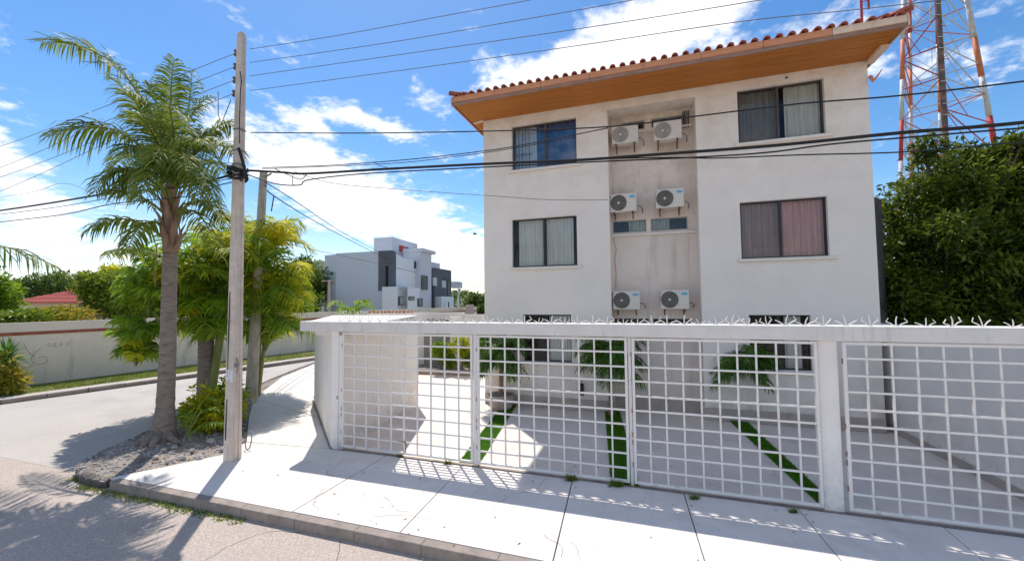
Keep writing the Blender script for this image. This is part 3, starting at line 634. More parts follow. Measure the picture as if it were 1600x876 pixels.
# barrel tiles along the eave
def tile(r=.074, L=.5, n=8, t=.014):
    mb = MB(); vs = []
    for y, rr in ((0, r), (L, r*.86)):
        for q in (rr, rr-t):
            for k in range(n+1): a = math.pi*k/n; vs.append((-q*math.cos(a), y, q*math.sin(a)*1.05))
    m = n+1; fs = []
    for k in range(n): fs += [(k, k+1, 2*m+k+1, 2*m+k), (m+k, 3*m+k, 3*m+k+1, m+k+1), (k, m+k, m+k+1, k+1), (2*m+k, 2*m+k+1, 3*m+k+1, 3*m+k)]
    return mb.add(vs, fs)
tp = tile().build('roof_tile', tilem, bd, smooth=True); pitch = math.atan(1.15/4.6); NT = 43
tiles = []
for k in range(NT):
    u = RU0+.13+(RU1-RU0-.26)*k/(NT-1)
    for row in range(3):
        if k == 0 and row == 0: o = tp
        else: o = inst(tp, bd)
        o.location = (u+rnd.uniform(-.006, .006), -OV-.075+row*.42*math.cos(pitch), ZF-.004+row*(.42*math.sin(pitch)+.012)); o.rotation_euler = (pitch+rnd.uniform(-.01, .01), 0, rnd.uniform(-.02, .02))
for k in range(12):   # hip tiles on the right and left corner
    for sx_, u in ((1, RU1), (-1, RU0)):
        o = inst(tp, bd, (u-sx_*.30*k+.03*sx_, -OV-.1+.345*k, ZF+.06+.086*k), (pitch*.75, 0, sx_*R(41)), (1.15, 1.05, 1.15))
# rim tiles along both side eaves
for k in range(12):
    for u, ro_ in ((RU1+.05, -.5), (RU0-.05, .5)): inst(tp, bd, (u, -OV+.3+k*.45, ZF+.02), (0, ro_, 0), (1, 1, 1))
# small wall details
cr = MB()
for pp in ([(2.70, 4.7), (2.78, 4.4), (2.73, 4.1), (2.76, 3.7), (2.74, 3.3)],):
    cr.tube([(a, ND-.012, b) for a, b in pp], .012, 4)
cr.build('drip_line', plinthm, bd)
MB().tube([(6.9, -.02, 8.3), (6.9, -.04, 8.27)], .02, 6).build('vent_hole', alumd, bd)

# ------------------------------------------------------------------ air conditioners
def lp(u, y, z): p = A0+D*u+N*y; return (p[0], p[1], z)
def make_ac(kind=0):
    r_ = empty('air_conditioner', (0, 0, 0)); w, h, d = .70, .50, .26
    MB().box(-w/2, w/2, -d, 0, 0, h).build('casing', acw, r_, bevel=.018)
    cx = -.12; cz = h/2; mb = MB()
    for k in range(5): rr = .045+k*.042; mb.tube([(cx+rr*math.cos(a*math.pi/12), -d-.012, cz+rr*math.sin(a*math.pi/12)) for a in range(25)], .0045, 4, False)
    for k in range(16): a = k*math.pi/8; mb.tube([(cx+.04*math.cos(a), -d-.012, cz+.04*math.sin(a)), (cx+.215*math.cos(a+.25), -d-.012, cz+.215*math.sin(a+.25))], .004, 4)
    mb.build('fan_guard', acg2 if kind else iron, r_)
    n = 28; MB().add([(cx, -d-.003, cz)]+[(cx+.215*math.cos(2*math.pi*k/n), -d-.003, cz+.215*math.sin(2*math.pi*k/n)) for k in range(n)], [(0, k+1, (k+1) % n+1) for k in range(n)]).build('fan_opening', acg2 if kind else acd, r_)
    MB().tube([(cx, -d-.02, cz), (cx, -d-.004, cz)], .032, 10).build('fan_hub', acw, r_)
    if not kind: MB().box(.17, .31, -d-.004, -d-.001, h-.13, h-.07).build('label_sticker', aclabel, r_); lo_ = MB().box(-.345, -.315, -d-.004, -d-.001, h-.08, h-.05).build('label_sticker', acd, r_)
    for x in (-.24, .24):
        mb = MB(); mb.box(x-.018, x+.018, -d-.03, .1, -.032, -.002); mb.box(x-.017, x+.017, .07, .1, -.16, -.033); mb.tube([(x, -d+.02, -.04), (x, .08, -.14)], .012, 4); mb.build('bracket', acbr, r_)
    MB().tube([(w/2-.01, -.08, .16), (w/2+.07, -.06, .17), (w/2+.13, .0, .12), (w/2+.14, .1, .08), (w/2+.14, .21, .04)], .013, 6).build('hose', iron, r_, smooth=True)
    mb = MB(); mb.box(-w/2-.006, -w/2-.001, -d+.04, -.04, .06, h-.08); mb.build('side_grille', acd, r_)
    return r_
acs = [('A', 3.10, 7.24, 0, 'top floor left air conditioner with pale dusty fan', 1), ('B', 4.20, 7.20, 0, 'top floor right air conditioner with pale fan under a small vent', 1),
       ('C', 3.02, 5.36, 0, 'middle floor left air conditioner above the left vent window', 0), ('D', 4.20, 5.38, 0, 'middle floor right air conditioner above the right vent window', 0),
       ('E', 3.04, 2.71, 0, 'lowest left air conditioner just above the beam spikes', 0), ('F', 4.25, 2.72, 0, 'lowest right air conditioner with a hose, just above the beam', 0)]
ac0, ac1 = make_ac(0), make_ac(1); used = set()
for _, u, z, _, lb, kd in acs:
    src = (ac0, ac1)[kd]; o = src if kd not in used else copy_tree(src); used.add(kd)
    o.location = lp(u, ND-.22, z); o.rotation_euler = (0, 0, YAW+R(rnd.uniform(-2, 2))); tag(o, lb, 'air conditioner', 'air conditioners in the recess of the facade')
# conduits in the top of the niche
cb = empty('conduit_bundle', lp(0, 0, 0), YAW, 'bundle of pipes beside the top right air conditioner', 'pipes')
for k in range(4): MB().tube([(4.60+.05*k, ND-.05, 7.62), (4.60+.05*k, ND-.06, 7.98), (4.62+.05*k, ND-.03, 8.08)], .016, 6).build('pipe', acbr if k % 2 else iron, cb)
MB().box(2.72, 3.0, ND-.03, ND-.002, 7.5, 7.66).build('junction_box', trimm, cb)

# ------------------------------------------------------------------ front boundary: wedge wall, beam, pillar, spikes
bw = empty('boundary_wall', (0, 0, 0), 0, 'white front boundary beam and corner wall with metal spikes on top', 'wall')
def gpoly(uv): return [gp(u, n)[:2] for u, n in uv]
ew = [(-3.76, 8.57), (-3.60, 8.52), (-3.55, 8.72), (-2.72, 11.9), (-2.85, 12.0), (-5.62, 12.66), (-6.05, 12.6)]
wb = MB(); wb.prism(ew, -.02, 2.375); wb.build('corner_wall', whitewall, bw)
# beam over the gates and slab over the corner
UE = 15.2
bmb = MB(); pc = [gp(-.96, -.06), gp(UE, -.06), gp(UE, .34), gp(.9, .34), (-2.75, 12.0, 0), (-5.55, 12.75, 0), gp(-1.02, .3)]
bmb.prism([p[:2] for p in pc], 2.38, 2.585); bmb.build('beam', beamm, bw, bevel=.012)
MB().prism(gpoly([(-.6, .0), (.12, .0), (.12, .18), (-.6, .18)]), 2.30, 2.379).build('beam_haunch', beamm, bw)
MB().prism(gpoly([(8.42, .03), (8.66, .03), (8.66, .25), (8.42, .25)]), -.01, 2.379).build('pillar', whitewall, bw, bevel=.01)
MB().prism(gpoly([(5.73, .12), (5.9, .12), (5.9, .27), (5.73, .27)]), 2.1, 2.379).build('pillar_cap', beamm, bw)
MB().prism(gpoly([(11.46, .06), (11.9, .06), (11.9, .3), (11.46, .3)]), -.01, 2.379).build('pillar', brownp, bw)
MB().prism(gpoly([(0.02, .0), (.12, .0), (.12, .12), (0.02, .12)]), -.01, 2.379).build('pillar', whitewall, bw)
MB().box(0, .03, 0, .03, 0, .07).build('lock_plate', rustm, bw).location = gp(-.0, -.03, 1.0)
def spike(seed):
    q = random.Random(seed); mb = MB(); r_ = .0085
    b = q.uniform(-.03, .03); h = q.uniform(.10, .145); mb.tube([(0, 0, 0), (b*.4, 0, h*.6), (b+q.uniform(-.02, .03), q.uniform(-.02, .02), h)], [r_, r_, r_*.7], 5)
    for s in (-1, 1):
        L = q.uniform(.10, .135); e = q.uniform(.055, .075); mb.tube([(s*.01, 0, .0), (s*L*.6, q.uniform(-.01, .01), e*.65), (s*L, q.uniform(-.03, .03), e)], [r_, r_, r_*.8], 5)
        if q.random() < .45: mb.tube([(s*L, 0, e), (s*(L-.03), .0, e+.05)], r_*.8, 4)
    return mb
protos = [spike(k) for k in range(7)]; pobj = []
u = -.05; k = 0
while u < 14.6:
    if k < 7: o = protos[k].build('spike_cluster', metalw, bw); pobj.append(o)
    else: o = inst(pobj[rnd.randrange(7)], bw)
    o.location = gp(u, .10+rnd.uniform(-.015, .015), 2.583); o.rotation_euler = (rnd.uniform(-.35, .35), rnd.uniform(-.15, .15), YAW+rnd.uniform(-.4, .4)+(math.pi if rnd.random() < .5 else 0)); o.scale = (rnd.uniform(.75, 1.15), 1, rnd.uniform(.7, 1.25))
    u += rnd.uniform(.215, .265) if u < 8.5 else rnd.uniform(.25, .36); k += 1
for j in range(11):   # spikes carried on along the corner slab
    a = np.array([-5.25+j*.24, 12.6-j*.06, 2.583]); o = inst(pobj[j % 7], bw, (a[0], a[1]-.12, 2.583), (0, 0, .2), (1, 1, 1.2))
# shallow sloping skirt at foot of the corner wall
MB().prism([(-3.78, 8.55), (-3.72, 8.56), (-6.0, 12.6), (-6.12, 12.6)], -.02, .03).build('wall_foot', kerbm, bw)

# gates
def gate(u0, u1, ncol, label, z0=.055, z1=2.365, nrow=10, handle=False):
    g = empty('metal_gate', gp(u0, -.01), YAW, label, 'gate', 'white grid gates across the forecourt'); w = u1-u0; f = .042
    MB().box(0, f, -.02, .022, z0, z1).build('frame_post', metalw, g, bevel=.004); MB().box(w-f, w, -.02, .022, z0, z1).build('frame_post', metalw, g, bevel=.004)
    MB().box(f+.001, w-f-.001, -.019, .021, z0, z0+.04).build('frame_rail', metalw, g, bevel=.004); MB().box(f+.001, w-f-.001, -.019, .021, z1-.04, z1).build('frame_rail', metalw, g, bevel=.004)
    vb = None; hb = None; b = .0115
    for k in range(1, ncol):
        x = w*k/ncol+rnd.uniform(-.004, .004)
        if vb is None: vb = MB().box(-b*1.12, b*1.12, -b, b, z0+.04, z1-.04).build('vertical_bar', metalw, g); vb.location = (x, .009, 0)
        else: inst(vb, g, (x, .009, 0), (0, rnd.uniform(-.0012, .0012), 0))
    for k in range(1, nrow):
        z = z0+(z1-z0)*k/nrow+rnd.uniform(-.004, .004)
        if hb is None: hb = MB().box(f, w-f, -.0105, .0105, -.014, .014).build('horizontal_bar', metalw, g); hb.location = (0, -.0135, z)
        else: inst(hb, g, (0, -.0135, z), (0, rnd.uniform(-.0008, .0008), 0))
    hg = MB()
    for z in (.35, .7, .82, 1.2, 2.1): hg.tube([(-.008, -.012, z-.035), (-.008, -.012, z+.035)], .011, 6)
    hg.build('hinge', rustm, g)
    if handle:
        MB().tube([(w*.52, -.03, z0+.05), (w*.52, -.03, z0+.23), (w*.505, -.03, z0+.25)], .011, 6).build('drop_bolt', rustm, g)
        MB().tube([(w*.46, -.03, z0+.25), (w*.52, -.03, z0+.25)], .01, 6).build('bolt_handle', rustm, g)
    return g
gate(.13, 3.04, 10, 'leftmost white grid gate next to the corner wall', handle=True)
gate(3.13, 5.78, 10, 'second white grid gate from the left, half in front of sunlit paving')
gate(5.85, 8.40, 10, 'third white grid gate, left of the white pillar')
gate(8.70, 11.50, 10, 'rightmost white grid gate, right of the white pillar')
gpst = empty('gate_post', gp(3.05, 0), YAW, 'slim white steel post between the two leftmost gates', 'post'); MB().box(0, .07, -.01, .05, 0, 2.37).build('tube', metalw, gpst, bevel=.005); MB().box(-.03, .1, -.03, .07, -.002, .012).build('base_plate', rustm, gpst)
gp2 = empty('gate_post', gp(5.79, 0), YAW, 'slim white steel post between second and third gates', 'post'); MB().box(0, .05, .0, .05, 0, 2.37).build('tube', metalw, gp2, bevel=.005); MB().box(-.03, .08, -.02, .07, -.002, .012).build('base_plate', rustm, gp2)

# right side wall of the plot, walls at the back of the yard
rw = empty('side_wall', (0, 0, 0), 0, 'stained white side wall closing the forecourt on the right', 'wall')
ra, rb_ = np.array([8.78, 10.43, 0]), np.array([7.36, 5.8, 0]); ra = ra+(ra-rb_)*.09
t = (ra-rb_)/np.linalg.norm(ra-rb_); rn = np.array([t[1], -t[0], 0])
rwp = [(rb_)[:2], ra[:2], (ra+rn*.2)[:2], (rb_+rn*.2)[:2]]
MB().prism(rwp, .14, 2.36).build('wall_panel', whitewall, rw); MB().prism([(rb_-rn*.02)[:2], (ra-rn*.02)[:2], (ra+rn*.18)[:2], (rb_+rn*.18)[:2]], -.01, .139).build('footing', plinthm, rw)
bw2 = empty('yard_wall', (0, 0, 0), 0, 'white rear yard wall with orange coping seen over the beam', 'wall')
yA, yB = G(572, 488, 2.5), G(760, 492, 2.4); yd = yB-yA; 
MB().prism([(yA[0], 19), (-2.2, 18.6), (-2.2, 18.8), (yA[0], 19.2)], -.02, 2.46).build('wall_panel', whitewall, bw2); MB().prism([(yA[0]-.04, 18.96), (-4.6, 18.8), (-4.6, 19.05), (yA[0]-.04, 19.24)], 2.461, 2.54).build('coping', orangecop, bw2)
MB().prism([(-2.18, 18.6), (.5, 18.2), (.5, 18.4), (-2.18, 18.8)], -.02, 2.36).build('wall_panel', whitewall, bw2)
gy = empty('garden_bed', (0, 0, 0), 0, 'low brown planter edge at the back of the sunny yard', 'planter')
MB().prism([(-5, 17.2), (-.6, 16.2), (-.6, 16.35), (-5, 17.35)], -.01, .22).build('edge', brownp, gy); MB().prism([(-5, 17.36), (-.6, 16.36), (-.6, 18.3), (-5, 18.7)], -.01, .15).build('soil', soilm, gy)
ps = empty('grey_screen_wall', (0, 0, 0), 0, 'dark grey wall panel at the back of the yard behind the first gate', 'wall'); MB().prism([(-3.9, 18.1), (-2.75, 18.0), (-2.75, 18.1), (-3.9, 18.2)], 0, 2.2).build('panel', mat('grey_render', (.25, .235, .22), .9, .1), ps)
MB().prism([(-2.72, 17.9), (-2.3, 17.8), (-2.3, 18.0), (-2.72, 18.1)], 0, 2.3).build('column', whitewall, ps)

# ------------------------------------------------------------------ palms
def nrm(a): return a/np.maximum(np.linalg.norm(a, axis=-1, keepdims=True), 1e-9)
def frond(P0, P1, P2, L, n, leaf, parent, droop=.35, w=.028, seed=1, plume=.35, rach=.022, name='frond', fwd=.55, start=.12):
    r = np.random.RandomState(seed); P0, P1, P2 = [np.asarray(p, float) for p in (P0, P1, P2)]
    B = lambda s: ((1-s)**2)[:, None]*P0+(2*s*(1-s))[:, None]*P1+(s**2)[:, None]*P2
    dB = lambda s: nrm((2*(1-s))[:, None]*(P1-P0)+(2*s)[:, None]*(P2-P1))
    s = np.repeat(np.linspace(start, 1, n), 2)+r.uniform(-.004, .004, 2*n); s = np.clip(s, 0, 1); sd = np.tile([1., -1.], n)[:, None]
    p = B(s); T = dB(s); S = np.cross(T, [0, 0, 1.]); bad = np.linalg.norm(S, axis=1) < .08; S[bad] = [1, 0, 0]; S = nrm(S); U = np.cross(S, T)
    ln_ = L*(.30+.70*np.sin(math.pi*np.clip((s-start)/(1-start)*.86+.10, 0, 1)))*r.uniform(.82, 1.1, 2*n)
    d = nrm(S*sd+T*(fwd+.55*s[:, None]**2)+U*(.18+plume*r.randn(2*n)[:, None])+r.randn(2*n, 3)*.05)
    ww = (w*(.6+.4*np.sin(math.pi*s)))[:, None]
    wd_ = nrm(np.cross(d, U)*.8+U*.35*r.randn(2*n)[:, None]*1.2)*ww*.5; l = ln_[:, None]; dn = np.array([0, 0, -1.])
    dr = droop*r.uniform(.6, 1.4, 2*n)[:, None]
    m1 = p+d*l*.38+dn*l*dr*.08; m2 = p+d*l*.72+dn*l*dr*.42; tp_ = p+d*l*.94+dn*l*dr*1.0
    v = np.stack([p-wd_*.5, p+wd_*.5, m1+wd_, m1-wd_, m2+wd_*.8, m2-wd_*.8, tp_], 1).reshape(-1, 3); k = np.arange(2*n)[:, None]*7
    q = np.concatenate([k+np.array([[0, 1, 2, 3]]), k+np.array([[3, 2, 4, 5]])]); tr = k+np.array([[5, 4, 6]])
    mb = MB(); ss = np.linspace(0, 1, 10); mb.tube(B(ss), list(rach*(1.3-1.15*ss)), 5); rv = np.array(mb.v); off = len(v)
    rq = np.array([f for f in mb.f if len(f) == 4])+off
    v = np.concatenate([v, rv]); mi = np.concatenate([np.zeros(len(q)), np.ones(len(rq)), np.zeros(len(tr))])
    return npmesh(name, v, [np.concatenate([q, rq]), tr], [leaf, stalk], parent, mi)
def trunk(parent, pts, rad, m, rings=True, n=16, name='trunk', seed=1):
    """tapered trunk with ring scars"""
    q = random.Random(seed); P = []; Rr = []
    for i in range(len(pts)-1):
        a, b = np.array(pts[i], float), np.array(pts[i+1], float); L = np.linalg.norm(b-a); k = max(2, int(L/.045))
        for j in range(k):
            t = j/k; P.append(a+(b-a)*t); Rr.append((rad[i]*(1-t)+rad[i+1]*t)*(1+(q.uniform(-.035, .03) if rings else q.uniform(-.01, .01))))
    P.append(np.array(pts[-1], float)); Rr.append(rad[-1])
    return MB().tube(P, Rr, n).build(name, m, parent, smooth=True)
def rel(root, p): return np.asarray(p, float)-root
# the tall palm
pb = palm_base+np.array([0, 0, .06]); YP = 9.04
pt = empty('palm_tree', pb, 0, 'tall feather palm with ringed grey trunk left of the front utility pole', 'palm')
def A_(px, py, dy=0.): return at(px, py, YP+dy)-pb
top = A_(266, 395)
trunk(pt, [(0, 0, -.15), (0, 0, .08), A_(258, 640), A_(262, 560), A_(264, 470), top], [.33, .25, .17, .152, .137, .135], bark)
# roots flare
for k, (a, L) in enumerate(((-2.4, .55), (-1.2, .6), (-.3, .62), (3.0, .5), (-1.8, .45))):
    MB().tube([(.12*math.cos(a), .12*math.sin(a), .2), (.28*math.cos(a), .36*math.sin(a), .04), (L*math.cos(a), L*math.sin(a), -.08)], [.10, .08, .04], 8).build('root', bark, pt, smooth=True)
# crown shaft of old leaf bases
hub = A_(268, 268)
trunk(pt, [top, A_(265, 350), A_(266, 310), A_(268, 275)], [.135, .145, .11, .07], boot, name='crown_shaft', n=12)
for k in range(20):
    t = k/20; a = k*2.4; z = top*(1-t)+A_(266, 300)*t; r0 = .125-.04*t; o = np.array([math.cos(a), math.sin(a), 0])
    mb = MB(); mb.tube([z+o*r0*.7, z+o*(r0+.03)+[0, 0, .14], z+o*(r0+.07+.05*rnd.random())+[0, 0, .32], z+o*(r0+.12+.10*rnd.random())+[0, 0, .48]], [.085, .075, .045, .02], 6, flat=.55); mb.build('leaf_base', boot, pt, smooth=True)
MB().tube([top+[.2, -.1, .9], top+[.36, -.2, .45], top+[.33, -.2, .1], top+[.16, -.24, -.12]], [.012, .016, .014, .01], 5).build('dead_stalk', boot, pt); MB().tube([top+[-.16, -.16, .2], top+[-.15, -.2, -.5], top+[-.13, -.2, -.75]], [.01, .012, .008], 5).build('dead_stalk', boot, pt)
F = [  # base, control, tip (pixels of the photo), depth offset control / tip, leaflet length, count
    ((262, 262), (215, 60), (66, 66), -.2, -.5, .74, 78), ((270, 262), (262, 150), (272, 92), -.4, -.9, .58, 54), ((258, 275), (190, 165), (82, 212), -.4, -.8, .74, 70),
    ((276, 270), (340, 195), (366, 238), -.5, -.8, .60, 50), ((276, 276), (350, 170), (362, 196), .3, .6, .55, 46), ((258, 300), (180, 230), (150, 300), -.6, -1.0, .5, 40),
    ((258, 335), (210, 290), (164, 300), -.4, -.7, .42, 34), ((256, 372), (200, 318), (132, 362), -.3, -.6, .45, 46), ((282, 330), (325, 288), (352, 352), -.3, -.5, .42, 36),
    ((278, 340), (310, 300), (345, 400), -.6, -1.1, .4, 34), ((255, 352), (215, 330), (200, 392), -.6, -1.1, .42, 34), ((250, 400), (200, 380), (165, 398), .4, .9, .4, 34),
    ((262, 270), (215, 150), (175, 120), .5, 1.0, .55, 46), ((272, 268), (300, 160), (300, 110), .5, 1.1, .55, 46), ((265, 275), (240, 190), (205, 175), -.9, -1.7, .6, 46), ((270, 275), (292, 195), (318, 225), -.9, -1.7, .6, 46),
    ((268, 280), (262, 200), (240, 250), -1.2, -2.1, .55, 42), ((262, 285), (215, 215), (175, 262), .6, 1.4, .6, 44), ((275, 285), (325, 225), (345, 270), .6, 1.4, .6, 44), ((268, 285), (280, 210), (290, 260), -1.1, -1.9, .5, 40),
    ((264, 275), (235, 215), (192, 232), -.7, -1.3, .6, 46), ((268, 275), (250, 235), (228, 300), -1.2, -1.9, .55, 42), ((272, 280), (300, 235), (325, 290), -1.1, -1.7, .5, 42), ((266, 275), (265, 170), (250, 120), .5, 1.0, .6, 46), ((262, 275), (225, 170), (200, 145), -.5, -1.0, .6, 46), ((260, 285), (215, 245), (185, 290), -.2, -.6, .55, 42), ((274, 270), (310, 200), (335, 205), -.2, -.4, .55, 42), ((270, 275), (275, 190), (262, 165), -.9, -1.8, .6, 44), ((278, 290), (320, 250), (335, 320), -.2, -.3, .5, 40),
    ((268, 290), (250, 215), (215, 300), -.9, -1.5, .5, 40), ((270, 290), (300, 230), (310, 312), -.8, -1.4, .5, 40), ((266, 280), (250, 150), (230, 130), .1, .1, .5, 44), ((268, 280), (285, 170), (330, 150), .1, .2, .45, 40)]
for i, (a, b, c, d1, d2, L, n) in enumerate(F):
    frond(A_(*a), A_(b[0], b[1], d1), A_(c[0], c[1], d2), L, int(n*1.15), lf_palm, pt, .72 if i != 0 else .55, .038, 40+i, .30, .026)
# bushy areca palms behind
def areca(px, py, dep, label, spec, trunks, leaf=lf_areca, seed=0, sc_=1., group='bushy yellow-green palms at the kerb'):
    base = G(px, py)*[1, 1, 0]; Y0 = base[1]; e = empty('areca_palm', base, 0, label, 'palm', group); q = random.Random(seed)
    ap = lambda x, y, d=0.: at(x, y, Y0+d)-base
    for k, t in enumerate(trunks): trunk(e, [(0 if k == 0 else rnd.uniform(-.1, .1), 0, -.1)]+[ap(*p) for p in t[0]], [t[1]*1.25]+[t[1]]*(len(t[0])-1)+[t[1]*.7], bark if t[1] > .1 else stalk, seed=k)
    for k, (c, R_, n, yl) in enumerate(spec):    # crown centre px, radius px, frond count, yellowness
        for j in range(int(n*1.5)):
            a = 2*math.pi*(j+q.random()*.7)/n*.667; ca = math.cos(a); rr = R_*q.uniform(.55, 1.15); lift = q.uniform(.55, 1.45); back_ = math.sin(a)*R_/FPX*Y0*.95
            p0 = (c[0], c[1]+R_*.25); p1 = (c[0]+ca*rr*.45, c[1]-rr*lift*.95); p2 = (c[0]+ca*rr, c[1]-rr*(lift-.55))
            frond(ap(*p0), ap(p1[0], p1[1], back_*.5), ap(p2[0], p2[1], back_), R_/FPX*Y0*.52*sc_, 28, lf_palm_y if q.random() < yl else leaf, e, .5, .056*sc_, seed*100+k*20+j, .35, .016)
    return e
areca(322, 632, 0, 'stout bushy palm between the tall palm and the front utility pole', [((330, 450), 85, 17, .3), ((312, 490), 68, 12, .15), ((352, 410), 58, 12, .85), ((322, 525), 70, 12, .2)], [([(322, 560), (322, 520), (324, 490)], .20), ([(345, 520), (350, 420)], .10)], seed=1)
areca(402, 618, 0, 'bright yellow-green palm beside the rear utility pole', [((412, 395), 70, 14, .95), ((425, 470), 75, 16, .5), ((415, 530), 70, 14, .15), ((395, 430), 60, 10, .6)], [([(404, 540), (412, 420)], .07), ([(415, 520), (425, 480)], .05)], seed=2)
areca(263, 652, 0, 'dark green bushy palm behind the tall palm trunk on the left', [((232, 480), 55, 14, .15), ((222, 530), 50, 10, .05), ((250, 440), 50, 11, .15), ((212, 560), 45, 8, .4)], [([(262, 560), (244, 490)], .06)], seed=3)
# bush at the foot, beside the front pole
def leafcloud(name, blobs, n, size, m, parent, seed=1, shell=.55, per=7, droop=.0, hfun=None):
    r = np.random.RandomState(seed); vol = np.array([b[3]*b[4]*b[5] for b in blobs])**(2/3.); pick = r.choice(len(blobs), n, p=vol/vol.sum()); b = np.array(blobs)[pick]
    d = nrm(r.randn(n, 3)); rad = (shell+(1-shell)*r.rand(n)**.6); bump = 1+.22*np.sin(d[:, 0]*5+b[:, 0]*3)*np.cos(d[:, 2]*6+b[:, 1])+.12*r.randn(n)
    c = b[:, :3]+d*b[:, 3:6]*(rad*bump)[:, None]
    c = np.repeat(c, per, 0); out = np.repeat(d, per, 0); N_ = len(c)
    dr = nrm(out*.7+r.randn(N_, 3)*.75+np.array([0, 0, .1-droop])); L = size*r.uniform(.55, 1.25, N_)[:, None]
    s = nrm(np.cross(dr, nrm(r.randn(N_, 3)*.6+np.array([0, 0, 1.])))); up = np.cross(s, dr); w = L*.20
    base = c+dr*L*.25+r.randn(N_, 3)*size*.28; mid = base+dr*L*.5
    v = np.stack([base, mid+s*w+up*w*.35, mid-s*w+up*w*.35, base+dr*L-np.array([0, 0, 1.])*L*.12], 1).reshape(-1, 3)
    k = np.arange(N_)[:, None]*4; f = np.concatenate([k+np.array([[0, 1, 3]]), k+np.array([[0, 3, 2]])])
    return npmesh(name, v, [f], m, parent)
def limbs(parent, base, blobs, r0, m=barkd, seed=0, name='trunk'):
    q = random.Random(seed); mb = MB(); b0 = np.array(base, float); hub_ = b0+np.array([q.uniform(-.1, .1), q.uniform(-.1, .1), max(.15, min(b[2] for b in blobs)*.45)])
    mb.tube([b0+[0, 0, -.1], (b0+hub_)/2, hub_], [r0*1.3, r0, r0*.85], 8)
    for b in blobs:
        c = np.array(b[:3]); m_ = (hub_+c)/2+np.array([q.uniform(-.1, .1)*b[3], q.uniform(-.1, .1)*b[3], .1*b[5]]); mb.tube([hub_, m_, c], [r0*.6, r0*.4, r0*.15], 6)
        for j in range(5):
            d = np.array([q.gauss(0, 1), q.gauss(0, 1), q.gauss(.4, 1)]); d /= np.linalg.norm(d); mb.tube([m_, c+d*np.array(b[3:6])*.8], [r0*.25, r0*.06], 4)
    return mb.build(name, m, parent, smooth=True)
def bush(name, base, blobs, n, size, m, label, cat='bush', group=None, r0=.05, seed=1, **k):
    e = empty(name, base, 0, label, cat, group); limbs(e, (0, 0, 0), blobs, r0, seed=seed); 
    o = leafcloud('crown' if 'tree' in name else 'foliage', blobs, n, size, m, e, seed, **k); o['kind'] = 'stuff'; return e
b_ = G(318, 672)
bush('bush', b_, [(.0, 0, .55, .35, .3, .4), (.45, .1, .5, .3, .3, .35), (-.35, .3, .4, .3, .3, .25), (.2, -.2, .3, .35, .2, .25)], 330, .16, lf_palm_y, 'low yellow-green bush at the foot of the stout palm', seed=4, r0=.03, per=6)
b_ = G(345, 668)
bush('bush', b_, [(.05, .2, .6, .28, .3, .5), (.1, .0, .25, .3, .2, .25)], 260, .14, lf_areca, 'dark green leafy shrub left against the front utility pole', seed=5, r0=.02, per=6)
b_ = G(290, 690)
e = empty('seedling', b_, 0, 'arching seedling frond right of the tall palm trunk', 'plant')
for k, (dx, dz, dy) in enumerate(((.7, .75, .1), (.95, .45, -.1), (-.1, .6, .2), (.5, .95, .3))): frond((0, 0, 0), (dx*.4, dy*.5, dz*1.3), (dx, dy, dz*.8), .22, 16, lf_areca, e, .5, .03, 70+k, .2, .01)

# palm half outside the frame on the left
fb = np.array([-12.6, 7.6, 0]); e = empty('palm_tree', fb, 0, 'palm mostly out of frame whose drooping frond enters at the left edge', 'palm')
trunk(e, [(0, 0, -.3), (0, 0, 2), (0, 0, 4.0)], [.3, .2, .2], bark)
frond((0, 0, 4.1), at(-20, 358, 8.3)-fb+[0, 0, .15], at(100, 425, 8.6)-fb, .52, 60, lf_palm, e, .95, .03, 90, .25, .02)
for k in range(10):
    a = 2.0+k*.44; frond((0, 0, 4.1), (1.1*math.cos(a), 1.1*math.sin(a), 5.4), (2.3*math.cos(a), 2.3*math.sin(a), 4.0), .5, 34, lf_palm, e, .8, .03, 91+k, .25, .02)
# yucca and shrub before the street wall
def rosette(name, base, n, L, w, m, label, cat, th=0.0, stem=.25, group=None, up=.5, seed=1):
    e = empty(name, base, 0, label, cat, group); q = random.Random(seed)
    if stem: MB().tube([(0, 0, -.1), (0, 0, stem*.6), (0, 0, stem)], [.07, .06, .06], 8).build('stem', bark, e)
    mb = MB()
    for k in range(n):
        a = q.uniform(0, 6.28); el_ = q.uniform(-.35, 1.4); d = np.array([math.cos(a)*math.cos(el_), math.sin(a)*math.cos(el_), math.sin(el_)]); l = L*q.uniform(.7, 1.1); s = np.array([-math.sin(a), math.cos(a), 0])*w
        b = np.array([0, 0, stem]); m1 = b+d*l*.5+[0, 0, .02]; t_ = b+d*l*.95-np.array([0, 0, l*.16*math.cos(el_)])
        mb.add([b-s*.5, b+s*.5, m1+s+[0, 0, w*.4], m1-s+[0, 0, w*.4], t_, m1], [(0, 5, 3), (0, 1, 5), (1, 2, 5), (3, 5, 4), (5, 2, 4)])
    mb.build('leaves', m, e)['kind'] = 'stuff'; return e
yb = at(8, 600, 14.2)*[1, 1, 0]
rosette('yucca', yb, 80, .85, .035, lf_agave, 'spiky green yucca in front of the street wall at the left edge', 'yucca', stem=1.15, seed=2)
bush('bush', yb+np.array([.0, -.25, 0]), [(0, 0, .75, .5, .3, .45), (.25, .1, .35, .4, .3, .3)], 260, .2, lf_croton, 'leafy shrub under the yucca at the left edge', seed=9, per=6)
